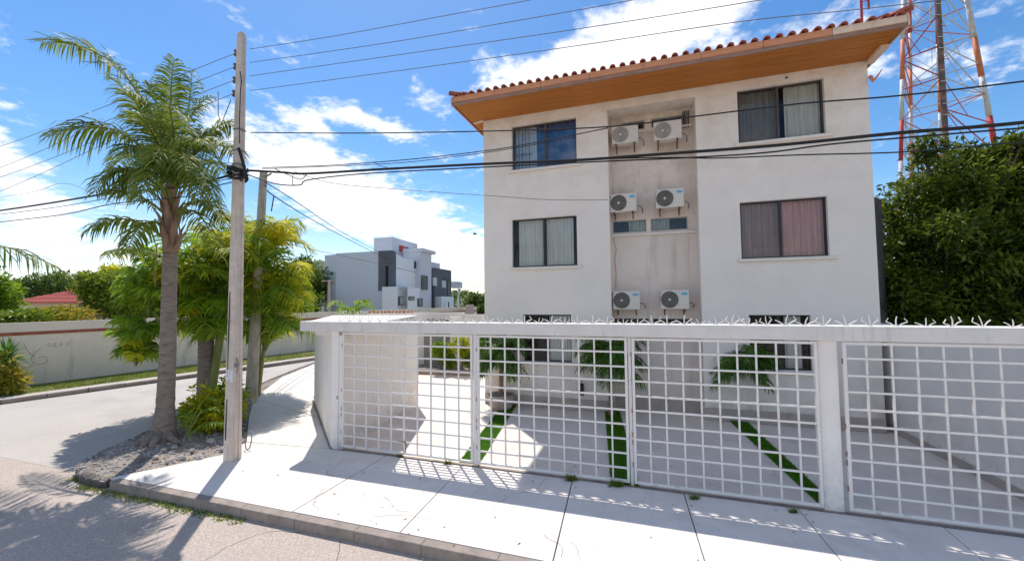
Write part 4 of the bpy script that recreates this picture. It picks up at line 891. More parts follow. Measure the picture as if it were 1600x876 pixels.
# planting behind the street wall
GW = 'shrubs behind the street wall'
def wallbush(px, py, dist, rx, rz, n, size, m, label, seed, cat='bush', name='bush'):
    p = at(px, py, dist); zc = p[2]
    w_ = rx/FPX*dist; h_ = rz/FPX*dist; q = random.Random(seed); bl = [(0, 0, zc, w_, w_*.7, h_)]
    for k in range(5): bl.append((q.uniform(-.8, .8)*w_, q.uniform(-.5, .3)*w_, zc+q.uniform(-.6, .7)*h_, w_*.5, w_*.45, h_*.5))
    return bush(name, (p[0], p[1], 0), bl, n, size, m, label, cat, GW, r0=.06, seed=seed, per=7)
wallbush(-14, 470, 20, 34, 36, 700, .28, lf_areca, 'large leafed green shrub at the far left behind the street wall', 11)
wallbush(45, 497, 19, 42, 9, 500, .2, lf_bush, 'low dark shrub hanging over the street wall at the left', 12)
wallbush(105, 494, 20, 38, 11, 550, .2, lf_croton, 'reddish croton shrub just right of the red roof corner, over the wall', 13)
wallbush(172, 462, 22, 36, 32, 900, .24, lf_bush, 'bright green shrub right of the red tiled roof', 14)
wallbush(142, 452, 30, 22, 20, 420, .26, lf_croton, 'yellow croton bush against the right end of the red roof', 15)
wallbush(205, 455, 23, 48, 34, 900, .25, lf_bush, 'dense green shrub behind the wall just left of the tall palm', 16)
wallbush(178, 432, 27, 26, 14, 300, .24, lf_palm_y, 'yellow topped bush highest behind the street wall', 17)
wallbush(270, 470, 26, 60, 42, 900, .28, lf_bush, 'dark shrub mass behind the wall right of the tall palm', 18)
wallbush(345, 480, 30, 60, 30, 700, .3, lf_bush, 'green shrub behind the wall behind the front pole', 19)
wallbush(430, 488, 34, 45, 26, 700, .32, lf_areca, 'bright shrub by the wall right of the rear pole', 20)
wallbush(470, 480, 38, 30, 28, 600, .34, lf_bush, 'dark shrub left of the corner slab behind the side street', 21)
wallbush(470, 430, 48, 26, 26, 500, .5, lf_far, 'small olive tree left of the grey modern house', 22, 'tree', 'dense_tree')
wallbush(492, 450, 40, 20, 24, 260, .5, lf_far, 'thin dark tree touching the left wall of the grey modern house', 23, 'tree', 'dense_tree')
wallbush(743, 482, 60, 15, 15, 700, .6, lf_far, 'far round green tree at the left edge of the apartment building', 24, 'tree', 'dense_tree')
wallbush(762, 488, 52, 12, 8, 200, .6, lf_far, 'low far shrub beside the apartment building corner', 25)
# plants over / behind the corner slab
def feather(px, py, dist, R_, n, label, seed, leaf=lf_areca, stem=True, grp=None):
    p = at(px, py, dist); e = empty('small_palm', (p[0], p[1], 0), 0, label, 'palm', grp); q = random.Random(seed); z = p[2]
    trunk(e, [(0, 0, 0), (0, 0, z*.6), (0, 0, z)], [.09, .07, .07], boot, n=8)
    for k in range(n):
        a = 2*math.pi*(k+q.random()*.5)/n; l = q.uniform(.3, 1.2); frond((0, 0, z), (R_*.5*math.cos(a), R_*.5*math.sin(a), z+R_*l), (R_*math.cos(a), R_*math.sin(a), z+R_*(l-.5)), R_*.36, 18, leaf, e, .3, .05*R_, seed*50+k, .15, .012)
feather(550, 496, 17.5, .95, 16, 'small feather palm sprouting behind the corner slab', 3)
# garden behind the first gate
for i, (px, py, Y, s, m, lb) in enumerate([(690, 545, 16.9, .35, lf_areca, 'yellow-green shrub behind the first gate left part'), (722, 540, 16.8, .45, lf_palm_y, 'bright shrub behind the first gate next to the steel post'), (700, 562, 16.9, .22, lf_bush, 'low plant in the yard planter'), (752, 540, 17.1, .4, lf_areca, 'green shrub between steel post and apartment corner'), (735, 562, 16.6, .2, lf_bush, 'small dark plant in the planter by the steel post')]):
    p = at(px, py, Y); bush('bush', (p[0], p[1], .15), [(0, 0, p[2]-.15, s, s*.6, s*.8), (s*.5, 0, p[2]-.3, s*.6, s*.5, s*.5)], 220, .14, m, lb, 'bush', 'plants at the back of the yard', seed=60+i, r0=.02, per=6)
# dwarf palms against the facade
def dwarf(base, zc, R_, n, label, seed, pot=False, lean=0.):
    e = empty('dwarf_palm', base, 0, label, 'palm', 'dwarf palms against the facade'); q = random.Random(seed)
    trunk(e, [(0, 0, 0), (lean*.5, 0, zc*.5), (lean, 0, zc)], [.085, .055, .05], boot, n=10)
    n = int(n*1.35)
    for k in range(n):
        a = 2*math.pi*(k+q.random()*.6)/n; l = q.uniform(-.3, 1.15); c, s = math.cos(a), math.sin(a)*.8
        frond((lean, 0, zc), (lean+R_*.45*c, R_*.45*s-.03, zc+R_*(l*.75+.25)), (lean+R_*c, R_*s-.05, zc+R_*(l-.42)), R_*.42, 28, lf_dwarf, e, .6, .034, seed*30+k, .16, .009)
    return e
b1 = at(783, 632, 11.5)*[1, 1, 0]; b2 = at(955, 640, 10.75)*[1, 1, 0]; b3 = at(1163, 650, 10.25)*[1, 1, 0]
dwarf(b1, 1.45, .78, 26, 'potted dwarf palm at the left corner of the apartment building', 5); dwarf(b2, 1.45, .88, 26, 'dwarf palm straight behind the second gate post', 6); dwarf(b3, 1.32, .80, 24, 'dwarf palm under the right ground floor window', 7)
def pot(base, label, r_=.26, h=.42):
    e = empty('planter', base, 0, label, 'planter', 'planters under the dwarf palms'); P = [(0, 0, 0), (0, 0, h*.15), (0, 0, h*.6), (0, 0, h*.9), (0, 0, h)]
    MB().tube(P, [r_*.7, r_*.85, r_, r_*.96, r_*1.04], 20).build('bowl', potm, e, smooth=False); MB().tube([(0, 0, h), (0, 0, h+.004)], r_*.9, 20).build('soil', soilm, e)
pot(b1, 'squat beige planter under the leftmost dwarf palm', .36, .40)
hg_ = empty('hanging_cloth', lp(1.83, -.08, 0), YAW, 'dark cloth hanging on the facade left of the middle dwarf palm', 'cloth'); zc = hit(912, 605, A0, D)[2]
MB().prism([(-.06, -.02), (.07, -.02), (.06, .03), (-.05, .03)], zc-.2, zc+.12).build('fabric', darkcloth, hg_, bevel=.015); MB().tube([(0, .02, zc+.1), (0, .06, zc+.2)], .006, 5).build('hook', iron, hg_)

# ------------------------------------------------------------------ big tree on the right
def rb(px, py, Y, rx, rz, ry=None): p = at(px, py, Y); return (p[0], p[1], p[2], rx/FPX*Y, (ry or rx)/FPX*Y*.8, rz/FPX*Y)
hb = [rb(1425, 345, 13, 42, 52), rb(1410, 430, 12.8, 40, 60), rb(1480, 300, 13.2, 60, 58), rb(1560, 290, 13, 65, 62), rb(1640, 300, 13.2, 70, 70), rb(1500, 400, 12.6, 75, 70), rb(1590, 410, 12.4, 75, 75), rb(1440, 480, 12.8, 55, 50), rb(1540, 490, 12.6, 70, 50),
      rb(1520, 262, 13.5, 45, 35), rb(1590, 258, 13.3, 50, 34), rb(1680, 420, 12.6, 80, 90), rb(1660, 260, 13.5, 60, 40), rb(1390, 370, 14, 22, 60), rb(1400, 480, 14, 30, 60), rb(1620, 490, 12.6, 60, 50)]
base = np.array([14.2, 13.6, 0]); hb = [(b[0]-base[0], b[1]-base[1], b[2], b[3], b[4], b[5]) for b in hb]
ht = empty('dense_tree', base, 0, 'large dense dark green tree beyond the side wall right of the apartment building', 'tree')
qh = random.Random(8)
for b in list(hb[:12]):
    for j in range(3): hb.append((b[0]+qh.uniform(-1, 1)*b[3], b[1]-qh.uniform(.2, .9)*b[4], b[2]+qh.uniform(-.7, 1.05)*b[5], b[3]*.36, b[4]*.36, b[5]*.30))
limbs(ht, (0, 0, 0), hb, .16, seed=3); o = leafcloud('crown', hb, 12500, .205, lf_hedge, ht, 5, shell=.35, per=6); o['kind'] = 'stuff'
LM = MB(); L_ = .24
LM.add([(0, 0, 0), (L_*.35, .045, .015), (L_*.35, -.045, .015), (L_*.7, .04, .0), (L_*.7, -.04, .0), (L_, 0, -.03), (L_*.35, 0, -.005), (L_*.7, 0, -.02)], [(0, 6, 1), (0, 2, 6), (1, 6, 7, 3), (6, 2, 4, 7), (3, 7, 5), (7, 4, 5)])
lo_ = LM.build('leaf', lf_hedge, ht); q = random.Random(3)
for k in range(300):
    b = hb[q.randrange(len(hb))]; a = q.uniform(math.pi*1.05, math.pi*1.95); e_ = q.uniform(-.5, 1.2); d = np.array([math.cos(a)*math.cos(e_), math.sin(a)*math.cos(e_), math.sin(e_)]); p = np.array(b[:3])+d*np.array(b[3:6])*1.02
    ro_ = (q.uniform(-.5, .5), q.uniform(-.3, .8), a+q.uniform(-.8, .8))
    if k == 0: o = lo_; o.location = tuple(p); o.rotation_euler = ro_
    else: inst(lo_, ht, tuple(p), ro_, (1, 1, 1))
# narrow wall between building and tree, the gap's shadow put into its dark colour
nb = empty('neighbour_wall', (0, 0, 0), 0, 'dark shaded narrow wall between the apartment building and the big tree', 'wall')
p0 = at(1366, 400, 12.2); p1 = at(1382, 400, 12.6); MB().prism([(p0[0], p0[1]), (p1[0], p1[1]), (p1[0]+.3, p1[1]+3), (p0[0]+.3, p0[1]+3)], 0, 6.0).build('panel', mat('shade_dark_render', (.07, .065, .06), .95, .3, 2), nb)

# ------------------------------------------------------------------ utility poles
def sqpole(e, h, b, t, m, n=10, groove=True):
    mb = MB(); vs = []
    prof = lambda w, d: [(-w, -d), (-w*.2, -d), (-w*.2+.0, -d*1.0), (w, -d), (w, -d*.45), (w*.8, -d*.45), (w*.8, d*.45), (w, d*.45), (w, d), (-w, d), (-w, d*.45), (-w*.8, d*.45), (-w*.8, -d*.45), (-w, -d*.45)]
    K = len(prof(1, 1))
    for i in range(n+1):
        s = i/n; w = b[0]*(1-s)+t[0]*s; d = b[1]*(1-s)+t[1]*s; vs += [(x, y, h*s) for x, y in prof(w/2, d/2)]
    fs = [(i*K+k, i*K+(k+1) % K, (i+1)*K+(k+1) % K, (i+1)*K+k) for i in range(n) for k in range(K)]+[tuple(range(n*K, n*K+K))]
    mb.add(vs, fs); return mb.build('shaft', m, e, bevel=.006)
PB = at(363, 718, 7.99)*[1, 1, 0]; PH = 8.36
pole = empty('utility_pole', PB, R(-14), 'tapering pale concrete utility pole nearest the camera with four insulators', 'utility pole')
sqpole(pole, PH, (.20, .215), (.105, .118), conc)
MB().prism([(-.05, -.04), (.04, -.05), (.05, .04), (-.04, .05)], PH, PH+.05).build('broken_cap', conc, pole)
def pf(z): s = z/PH; return (.20*(1-s)+.105*s)/2, (.215*(1-s)+.118*s)/2
def ploc(px, py): # point on the pole front face in its local frame
    z = at(px, py, 7.8)[2]; return z
for k, (pxs) in enumerate([[(366, 455), (365, 500), (361, 545), (359, 585)], [(358, 625), (356, 660), (354, 690)]]):
    pts = []
    for px, py in pxs:
        z = ploc(px, py); w, d = pf(z); pts.append((-w*.55+rnd.uniform(-.01, .01), -d-.002, z))
    MB().tube(pts, [.012, .018, .015, .008][:len(pts)], 5, flat=.5).build('tar_streak', tar, pole)
z = ploc(372, 588); w, d = pf(z)
MB().box(-w+.01, .0, -d-.006, -d-.001, z-.10, z+.12).build('pasted_notice', paper, pole); MB().box(.008, w-.012, -d-.006, -d-.001, z-.12, z+.10).build('pasted_notice', paper, pole)
mb = MB(); mb.tube([(w+.02, -.05, z+.05), (w+.06, -.06, z+.12), (w+.05, -.06, z+.28), (w-.02, -.04, z+.34)], .012, 6); mb.tube([(w+.03, -.08, z+.2), (w+.07, -.08, z+.2)], .04, 8); mb.build('light_cell', iron, pole)
for zz_, rr in ((6.42, 1.), (6.0, 1.), (5.72, 1.)):
    w, d = pf(zz_); MB().box(-w-.012, w+.012, -d-.012, d+.012, zz_-.012, zz_+.012).build('steel_band', iron, pole)
for (px, py) in ((369, 83), (368, 104), (367, 125), (366, 146)):   # insulators on a bracket on the left
    z = at(px, py, 8)[2]; w, d = pf(z); x = (at(px, py, 8)-PB)[0]
    MB().tube([(-w, 0, z), (x-.02, -.01, z)], .012, 6).build('insulator_bracket', iron, pole)
    MB().tube([(x, -.01, z-.055), (x, -.01, z-.03), (x, -.01, z-.012), (x, -.01, z+.012), (x, -.01, z+.03), (x, -.01, z+.055)], [.045, .052, .03, .03, .052, .045], 10).build('insulator', porc, pole, smooth=True)
zc_ = 5.55
cb_ = MB(); q = random.Random(2)
for k in range(9):
    w, d = pf(zc_); a0 = q.uniform(0, 6); rr = w+.06+q.uniform(-.02, .05); z0 = zc_+q.uniform(-.12, .14); cb_.tube([(rr*math.cos(a0+a*.42), rr*math.sin(a0+a*.42)-.02, z0+.04*math.sin(a*.8+k)) for a in range(16)], .014, 5)
cb_.build('cable_coil', cable, pole, smooth=True)
MB().tube([(.12, -.12, 6.0), (.2, -.14, 5.85), (.27, -.12, 5.6), (.24, -.1, 5.42), (.14, -.1, 5.4)], .028, 7).build('cable_loop', cable, pole, smooth=True)
MB().tube([(.09, -.1, 7.55), (.13, -.1, 7.35), (.11, -.1, 7.1), (.105, -.1, 6.5), (.12, -.1, 6.1)], .009, 5).build('earth_wire', cable, pole)
MB().tube([(-.12, -.1, 7.0), (-.34, -.1, 6.55), (-.45, -.08, 6.75), (-.5, -.05, 7.25)], .008, 5).build('jumper_wire', cable, pole, smooth=True)
P2 = at(392, 628, 12.52)*[1, 1, 0]; p2 = empty('utility_pole', P2+np.array([.0, 0, 0]), 0, 'shorter old round grey utility pole behind the front one', 'utility pole'); P2T = at(412, 268, 12.5)-P2
trunk(p2, [(0, 0, -.1), P2T*.5, P2T], [.17, .135, .105], concd, n=16, rings=False, name='shaft'); MB().tube([P2T+[.1, -.1, -.2], P2T+[.3, -.1, -.1]], .03, 6).build('bracket', iron, p2)
# tyre leaning beside the front pole
ty = G(388, 702); te = empty('hoop', (ty[0], ty[1], .18), 0, 'small grey hoop leaning right of the front pole foot', 'hoop'); MB().tube([(.06*math.cos(a*.35), .03*math.sin(a*.35), .17*math.sin(a*.35)) for a in range(19)], .011, 6).build('ring', iron, te, smooth=True)
# far small pole
p = at(514, 490, 30)*[1, 1, 0]; e = empty('utility_pole', p, 0, 'distant thin pole in front of the grey modern house', 'utility pole'); zt = at(514, 437, 30)[2]; MB().tube([(0, 0, 0), (0, 0, zt)], [.14, .1], 8).build('shaft', concd, e); MB().box(-.55, .45, -.05, .05, zt-.12, zt-.04).build('crossarm', concd, e); MB().tube([(.3, 0, zt-.3), (.3, 0, zt+.1)], .1, 8).build('transformer', iron, e)

# ------------------------------------------------------------------ overhead lines
def wire(pxs, A, Dw, r_, label, m=cable, ends=None, name='power_line', grp='overhead lines', n=10):
    pts = [hit(x, y, A, Dw) for x, y in pxs] if A is not None else [at(x, y, Y) for x, y, Y in pxs]
    if ends: pts = [np.array(p_) for p_ in ends[0]]+pts+[np.array(p_) for p_ in ends[1]]
    P = []
    for i in range(len(pts)-1):
        a = pts[max(i-1, 0)]; b = pts[i]; c = pts[i+1]; d = pts[min(i+2, len(pts)-1)]
        for k in range(n):
            t = k/n; P.append(.5*((2*b)+(c-a)*t+(2*a-5*b+4*c-d)*t*t+(3*b-a-3*c+d)*t**3))
    P.append(pts[-1]); c = P[0].copy()
    o = MB().tube([p_-c for p_ in P], r_, 5).build(name, m, smooth=True); o.location = tuple(c); return tag(o, label, 'cable', grp)
PC = np.array([PB[0], PB[1], 0]); Dv = D
i4 = [(369, 83), (368, 104), (367, 125), (366, 146)]
rt = [[(390, 77), (520, 57), (700, 24), (830, 0), (990, -34), (1400, -150)], [(390, 98), (600, 68), (800, 34), (990, 0), (1200, -45), (1600, -150)], [(390, 119), (650, 82), (900, 46), (1190, 0), (1400, -40), (1800, -130)], [(390, 142), (650, 107), (900, 72), (1150, 35), (1350, 14), (1600, -15), (1900, -60)]]
nm_ = ['topmost', 'second', 'third', 'lowest']
for k in range(4):
    wire(rt[k], PC, Dv, .0055, nm_[k]+' of the four thin lines running up right from the front pole', cableg)
lt_ = [[(0, 229), (160, 168)], [(0, 262), (160, 192)], [(0, 277), (160, 215)], [(0, 299), (170, 222)]]
for k in range(4):
    a, b = lt_[k]; sl = (b[1]-a[1])/(b[0]-a[0]); ex = (-200, a[1]-200*sl*.8)
    wire([i4[k], (270, i4[k][1]+(270-i4[k][0])*-.40), b, a, ex], PC, Dv, .006, nm_[k]+' of the four thin lines going left from the insulators behind the tall palm', cableg)
wire([(385, 266), (440, 269), (480, 271), (600, 264), (755, 256), (900, 250), (1000, 243), (1200, 228), (1400, 208), (1560, 195), (1800, 170)], PC, Dv, .022, 'thickest black cable crossing the whole facade', name='thick_cable')
wire([(385, 272), (430, 287), (468, 289), (482, 281), (560, 272), (700, 264), (900, 254), (1080, 246), (1200, 238), (1300, 225), (1450, 212), (1600, 200), (1800, 186)], PC, Dv, .011, 'thin black cable sagging just under the thickest cable')
wire([(392, 207), (560, 208), (755, 205), (950, 198), (1100, 180), (1250, 162), (1400, 150), (1600, 127), (1800, 100)], PC, Dv, .010, 'line crossing the upper windows and reaching the right edge highest')
wire([(410, 262), (520, 258), (640, 249), (755, 236), (830, 224), (950, 200)], PC, Dv, .008, 'twin drop wire rising to the upper left window', cable)
wire([(410, 264), (600, 256), (700, 246), (800, 232), (900, 214)], PC, Dv, .006, 'thin wire below the drop wire to the upper left window', cable)
wire([(900, 250), (985, 247), (1060, 246), (1120, 247), (1250, 242), (1400, 238), (1500, 230), (1600, 222), (1800, 208)], PC, Dv, .009, 'thin cable under the thick one on the right half')
wire([(460, 268), (520, 286), (640, 297), (755, 305), (860, 312), (950, 312)], PC, Dv, .005, 'faint thin wire sagging to the middle of the facade', cableg)
wire([(380, 268), (330, 282), (300, 290), (230, 297), (160, 304), (80, 317), (0, 329), (-150, 350)], PC, Dv, .022, 'thick black cable leaving left behind the tall palm', name='thick_cable')
wire([(380, 282), (340, 290), (300, 306), (180, 318), (100, 335), (0, 347), (-150, 366)], PC, Dv, .011, 'lower thin cable leaving left behind the tall palm')
wire([(365, 278), (300, 290), (200, 304), (100, 322), (0, 335), (-150, 354)], PC, Dv, .008, 'middle thin cable leaving left behind the tall palm')
wire([(375, 255), (300, 262), (200, 320), (106, 287), (50, 300), (-60, 318)], PC, Dv, .005, 'faint peaked wire in the sky left of the tall palm', cableg)
wire([(430, 264), (450, 273), (470, 280), (481, 270)], PC, Dv, .008, 'short looped tail hanging beside the rear pole top'); wire([(458, 272), (457, 287), (461, 289)], PC, Dv, .006, 'short tie wire between two cables by the rear pole')
wire([(583, 252, 7.4), (592, 258, 7.4), (605, 262, 7.35)], None, None, .006, 'short tie wire linking two cables in mid sky')
e0 = at(412, 285, 12.4)
wire([(415, 290, 12.4), (428, 306, 14), (500, 350, 22), (580, 392, 34), (640, 420, 42), (700, 437, 48), (757, 450, 56)], None, None, .02, 'service line from the rear pole to the grey modern house', cable, n=6)
wire([(415, 285, 12.4), (455, 310, 16), (540, 366, 27), (600, 397, 38)], None, None, .016, 'upper service line from the rear pole to the house roof tower', cable, n=6)
wire([(413, 368, 12.5), (480, 388, 20), (560, 405, 30), (650, 425, 42), (757, 446, 56)], None, None, .016, 'lower service line passing in front of the grey modern house', cableg, n=6)
wire([(428, 306, 14), (426, 318, 14), (424, 330, 14)], None, None, .02, 'short hanging tail on the service line near the rear pole')

# ------------------------------------------------------------------ far modern house
HO = at(503, 400, 40)*[1, 1, 0]; HD, HN = D, np.array([.234, .972, 0]); HN = HN/np.linalg.norm(HN)
mh = empty('modern_house', HO, 0, 'modern grey and white three-storey house with charcoal panels, beyond the yard wall', 'house')
def fx(px, py, b=0.): p = hit(px, py, HO+HN*b, HD); return float((p-HO-HN*b) @ HD), float(p[2])      # on a frontal plane b metres back
def sx2(px, py, a): p = hit(px, py, HO+HD*a, HN); return float((p-HO-HD*a) @ HN), float(p[2])      # on a side plane
def hq(a, b, z): return tuple(HD*a+HN*b+np.array([0, 0, z]))
def hbx(name, a0, a1, b0, b1, z0, z1, m):
    if a0 > a1: a0, a1 = a1, a0
    if b0 > b1: b0, b1 = b1, b0
    return MB().prism([hq(a0, b0, 0)[:2], hq(a1, b0, 0)[:2], hq(a1, b1, 0)[:2], hq(a0, b1, 0)[:2]], z0, z1).build(name, m, mh)
aA0, zA = fx(503, 398); aA1, _ = fx(525, 398); aB1, zB = fx(592, 392); aC1, zC = fx(613, 391)
hbx('wing', aA0, aA1, .4, 12, 0, zA, farw); hbx('main_block', aA1+.01, aB1, 0, 14, 0, zB, farw)
zcL = fx(600, 454)[1]; hbx('dark_recess', aB1+.01, aC1-.02, .35, .7, 0, zC-.05, fard); hbx('charcoal_panel', aB1+.01, fx(603, 400)[0], -.1, .3, zcL, zC, fard); hbx('charcoal_panel', aC1-.35, aC1, -.1, .3, zcL, zC, fard); hbx('charcoal_panel', fx(603.2, 400)[0], aC1-.36, -.1, .3, fx(610, 415)[1], zC, fard); hbx('lower_block', aB1+.01, aC1, -.05, .34, 0, zcL-.01, farw)
bb, zz2 = sx2(655, 408, aC1); hbx('side_block', aB1+.02, aC1+.0, .71, bb, 0, fx(613, 399)[1], farw2)
# rooftop tower
tb = 3.2; a0, z0 = fx(584, 372, tb); a1, _ = fx(613, 372, tb); b1, _ = sx2(630, 385, a1); b1 = abs(b1); hbx('stair_tower', a0, a1, tb, tb+b1+.1, zB-.1, z0, farw)
zr = fx(613, 390, tb)[1]; zr2 = fx(613, 380, tb)[1]
hbx('red_door', a1+.005, a1+.06, tb+b1*.25, tb+b1*.45, zr, zr2, farred); hbx('dark_opening', a1+.005, a1+.05, tb+b1*.5, tb+b1*.62, zr, zr2, fard)
# second block with slab roof
b2_ = bb*.85; a0, z0 = fx(630, 389, b2_); a1, _ = fx(657, 389, b2_); a1 = max(a1, a0+1); q1 = sx2(674, 400, a1)[0]
hbx('rear_block', a0, a1, b2_, q1, 0, z0-.35, farw); hbx('roof_slab', a0, a1+.25, b2_-.1, q1+.6, z0-.34, z0, farw)
zd = sx2(672, 417, a1)[1]; q2 = sx2(704, 426, a1)[0]; hbx('charcoal_block', a1-3, a1+.1, q1+.61, q2, 0, zd, fard)
for (x0, y0, x1, y1) in ((676, 433, 682, 446), (690, 438, 696, 449)):
    s0, zt0 = sx2(x0, y0, a1+.1); s1, _ = sx2(x1, y0, a1+.1); zb0 = sx2(x0, y1, a1+.1)[1]; w_ = hbx('window', a1+.105, a1+.17, s0, s1, zb0, zt0, fargl); w_['label'] = 'pale window in the charcoal wall'
for (x0, y0, x1, y1, m_) in ((699, 440, 702, 462, alumd), (684, 463, 690, 478, fargl), (659, 430, 668, 452, alumd)):
    s0, zt0 = sx2(x0, y0, a1+.1); s1, _ = sx2(x1, y0, a1+.1); zb0 = sx2(x0, y1, a1+.1)[1]; hbx('opening', a1+.106, a1+.16, s0, s1, zb0, zt0, m_)
# low white front blocks
a0, z0 = fx(597, 448, -1.5); a1f, _ = fx(621, 448, -1.5); s1 = sx2(656, 450, a1f)[0]; hbx('porch_block', a0, a1f, -1.5, .3, 0, z0, farw2)
hbx('side_annex', a1f-1, a1f, -1.49, s1, 0, z0-.02, farw2)
for (x0, y0, x1, y1) in ((622, 463, 631, 477), (638, 463, 647, 469), (652, 466, 660, 479)):
    s0, zt0 = sx2(x0, y0, a1f); s1, _ = sx2(x1, y0, a1f); zb0 = sx2(x0, y1, a1f)[1]; w_ = hbx('window', a1f+.005, a1f+.06, s0, s1, zb0, zt0, alumd)
    MB().prism([hq(a1f+.062, s0+.15, 0)[:2], hq(a1f+.09, s0+.15, 0)[:2], hq(a1f+.09, s1-.15, 0)[:2], hq(a1f+.062, s1-.15, 0)[:2]], zb0+.08, zt0-.08).build('pane', farg, w_)
s0, zt0 = sx2(647, 408, aC1); s1, _ = sx2(653, 408, aC1); hbx('window', aC1+.005, aC1+.06, s0, s1, sx2(647, 419, aC1)[1], zt0, alumd)
w0, z0 = fx(508, 425); w1, z1 = fx(523, 440); hbx('pale_panel', w0, w1, .33, .39, z1, z0, fargl)
p = at(690, 466, 44); q_ = at(709, 466, 50); e = empty('garage', (p[0], p[1], 0), 0, 'small white garage block at the right end of the modern house', 'garage'); zt0 = at(700, 463, 46)[2]
MB().prism([(0, 0), (q_[0]-p[0], q_[1]-p[1]), (q_[0]-p[0]-2, q_[1]-p[1]+2), (-2, 2)], 0, zt0).build('wall', farw2, e); MB().box(.55, .62, .9, 1.4, zt0-1.4, zt0-.6).build('window', alumd, e)
p = at(704, 440, 52); e = empty('carport', (p[0], p[1], 0), 0, 'white slab canopy on a thin post right of the charcoal block', 'canopy'); w_ = 14/FPX*52; MB().box(0, w_, 0, 3, p[2]-.75, p[2]).build('slab', farw, e); MB().tube([(w_*.85, .2, 0), (w_*.85, .2, p[2]-.75)], .1, 8).build('post', farw2, e)
# low white houses further left and at far right, red and tan roofs
e = empty('low_house', at(478, 480, 44)*[1, 1, 0], 0, 'low white pergola house left of the grey modern house', 'house'); zt0 = at(478, 449, 44)[2]; MB().box(-1.6, 1.2, 0, 3, zt0-.25, zt0).build('roof_slab', farw2, e); MB().box(.9, 1.2, 0, .3, 0, zt0-.26).build('column', farw2, e); MB().box(-1.6, 1.2, 2.6, 3, 0, zt0-.26).build('wall', farw2, e)
def roofhouse(name, px0, py0, px1, py1, pyb, Y, m, label, wallm=streetwall):
    a = at(px0, pyb, Y); b = at(px1, pyb, Y); zt_ = at(px1, py1, Y+3)[2]; e = empty(name, (a[0], a[1], 0), 0, label, 'house'); w_ = b[0]-a[0]; z0 = a[2]
    MB().box(.4, w_-.4, .4, 7.6, 0, z0).build('wall', wallm, e); mb = MB(); n = 14
    mb.add([(0, 0, z0), (w_, 0, z0), (w_-1.5, 4, zt_), (2.2, 4, zt_), (0, 8, z0), (w_, 8, z0)], [(0, 1, 2, 3), (1, 5, 2), (5, 4, 3, 2), (4, 0, 3), (0, 4, 5, 1)]); mb.build('roof', m, e)
    rib = MB()
    for k in range(int(w_/.22)):
        x = .1+k*.22; t = 1.; xt = x; 
        l0 = min(1, max(0, x/2.2)) if x < 2.2 else (min(1, (w_-x)/1.5) if x > w_-1.5 else 1); rib.tube([(x, 0, z0+.03), (x, 4*l0, z0+(zt_-z0)*l0+.03)], .06, 4)
    rib.build('tile_rows', m, e)['kind'] = 'stuff'
    for k in range(5):
        f_ = k/5; MB().box(0+2.2*f_, w_-1.5*f_, 4*f_-.02, 4*f_+.03, z0+(zt_-z0)*f_+.02, z0+(zt_-z0)*f_+.1).build('tile_course', m, e)
    return e
roofhouse('red_roof_house', 5, 465, 122, 446, 474, 27, redroof, 'house with a salmon red tiled roof behind the street wall at the left')
roofhouse('tan_roof_house', 165, 440, 262, 434, 448, 42, tanroof, 'house with a tan roof showing between shrubs left of the tall palm')
e = empty('white_shed', at(733, 500, 40)*[1, 1, 0], 0, 'distant pinkish sign post block near the apartment corner', 'building'); MB().box(-.35, .35, 0, 1, 0, at(728, 476, 40)[2]).build('wall', mat('pinkish_render', (.55, .42, .36), .9, .15, 1), e)
# hills
def ridge(name, pts, Y, m, depth=60):
    P = [at(x, y, Y) for x, y in pts]; n = len(P); vs = []
    for p_ in P: vs.append((p_[0], p_[1], p_[2]))
    for p_ in P: vs.append((p_[0], p_[1]-depth, -1))
    for p_ in P: vs.append((p_[0], p_[1]+depth, -1))
    fs = [(i, n+i, n+i+1, i+1) for i in range(n-1)]+[(i, i+1, 2*n+i+1, 2*n+i) for i in range(n-1)]
    o = MB().add(vs, fs).build(name, m, smooth=True); s = o.modifiers.new('sub', 'SUBSURF'); s.subdivision_type = 'SIMPLE'; s.levels = s.render_levels = 4
    tx = bpy.data.textures.new(name, 'CLOUDS'); tx.noise_scale = 22; dm = o.modifiers.new('disp', 'DISPLACE'); dm.texture = tx; dm.strength = 5; dm.texture_coords = 'GLOBAL'; dm.mid_level = .5
    return tag(o, kind='structure')
ridge('hill', [(-400, 455), (-150, 448), (0, 450), (40, 444), (60, 438), (90, 430), (130, 440), (200, 434), (260, 452), (400, 450), (440, 425), (480, 408), (503, 405), (560, 430), (700, 455), (800, 462), (1100, 464), (1800, 462)], 340, hillm)
tl = leafcloud('treeline', [tuple(at(x, y, 90))+(6, 3, h) for x, y, h in ((-60, 458, 3), (40, 452, 2.2), (75, 448, 2.5), (105, 446, 2.5), (150, 452, 2.5), (290, 456, 3), (380, 456, 3), (440, 450, 3.5), (720, 470, 2), (1000, 470, 3))], 2600, .9, lf_far, None, 7, per=5)
tag(tl, 'low far treeline along the horizon behind the houses', 'trees', kind='stuff')

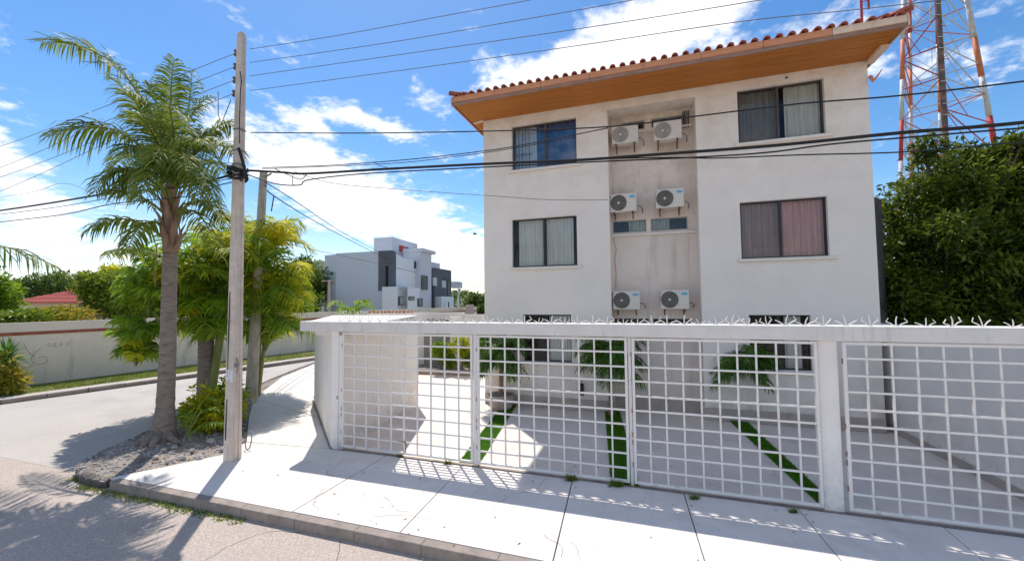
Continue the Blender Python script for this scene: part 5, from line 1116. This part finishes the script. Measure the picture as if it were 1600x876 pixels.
# ------------------------------------------------------------------ lattice tower
TY = 30.
tw = empty('lattice_tower', at(1478, 470, TY)*[1, 1, 0], 0, 'red and white steel lattice radio tower behind the big tree', 'tower'); T0 = at(1478, 470, TY)*[1, 1, 0]
Lz = lambda x, y, dy=0.: at(x, y, TY+dy)-T0
def leg(p_top, p_bot, dy):   # line through two pixels, extended to the ground and above the frame
    a, b = Lz(p_top[0], p_top[1], dy), Lz(p_bot[0], p_bot[1], dy); d = (a-b)/(a[2]-b[2]); g = lambda z: b+d*(z-b[2]); return g
LA = leg((1411, 20), (1407, 290), 0.); LB = leg((1421, 0), (1424, 270), 3.4); LD = leg((1511, 0), (1552, 215), .6); LC = leg((1465, 0), (1479, 240), -1.8); LE = leg((1462, 0), (1470, 240), 5.2)
ZTP = 34.; zs_ = [k*2.3 for k in range(16)]
def banded(g, r_, nm_, off=0, cols=(towr, toww, towo, toww)):
    for k in range(11):
        z0, z1 = k*3.1+off, k*3.1+3.1+off
        MB().tube([g(z0), g(z1-.01)], r_, 6).build(nm_, cols[k % 4], tw, smooth=True)
banded(LA, .13, 'leg', .6); banded(LB, .13, 'leg', .2); banded(LD, .17, 'leg', 1.1); banded(LE, .09, 'leg', .4)
MB().tube([LC(0), LC(ZTP)], .17, 8).build('cable_ladder', mat('dark_weathered_steel', (.13, .10, .09), .8, .35, 2, dirt=(.4, .16, .12), dscale=1.5, dlo=.5, dhi=.65), tw)
for k in range(40):
    z = k*.8+.4; c_ = LC(z); MB().box(c_[0]-.26, c_[0]+.26, c_[1]-.2, c_[1]-.16, c_[2]-.02, c_[2]+.02).build('ladder_rung', toww if k % 3 else towr, tw)
for gi, (g0, g1) in enumerate(((LA, LC), (LC, LD), (LB, LD), (LA, LB))):
    for k in range(2, 14):
        z0, z1 = zs_[k], zs_[k+1]; m_ = (towr, toww, toww, towo)[(k//2+gi) % 4]; mb = MB(); r_ = .042
        mb.tube([g0(z0), g1(z0)], r_, 5)
        if k % 2: mb.tube([g0(z0), g1(z1)], r_, 5)
        else: mb.tube([g0(z1), g1(z0)], r_, 5)
        mb.tube([(g0(z0)+g1(z0))/2, g0(z1)], r_*.6, 4)
        mb.build('lattice_brace', m_, tw)
for k in range(7):
    z = 8+k*3.1; MB().tube([LE(z)+[-.5, 0, 0], LE(z+2.6)+[-.5, 0, 0]], .03, 5).build('feeder_cable', toww, tw)
an = empty('antenna', Lz(1349, 60, 4)+T0, 0, 'dark red antenna mast above the roof left of the lattice tower', 'antenna'); ao = Lz(1349, 60, 4)+T0; zt1 = (Lz(1350, -60, 4)+T0-ao)*[0,0,1]
MB().tube([(-.3, 0, -17.5), (-.1, 0, -6), zt1], .10, 6).build('mast', towr, an); pz = (at(1349, 4, TY+4)-ao)*[0,0,1]; MB().tube([pz, pz+[1.6, 0, .6]], .04, 5).build('arm', towr, an); MB().tube([pz+[.6, 0, -.6], pz+[.6, 0, .9]], .09, 6).build('panel_antenna', towr, an)
# stray bird in the sky
bp = at(742, 366, 25); bo = MB(); bo.tube([(-.14, 0, 0), (-.05, 0, .02), (.05, 0, .02), (.13, 0, -.01)], [.008, .045, .05, .01], 6); bo.add([(0, 0, .03), (.05, 0, .03), (-.02, -.26, .1), (-.06, -.22, .08)], [(0, 1, 2, 3)]); bo.add([(0, 0, .03), (.05, 0, .03), (-.02, .26, .1), (-.06, .22, .08)], [(0, 3, 2, 1)])
o = bo.build('bird', cable, smooth=False); o.location = tuple(bp); tag(o, 'tiny dark bird in the sky left of the apartment building', 'bird')
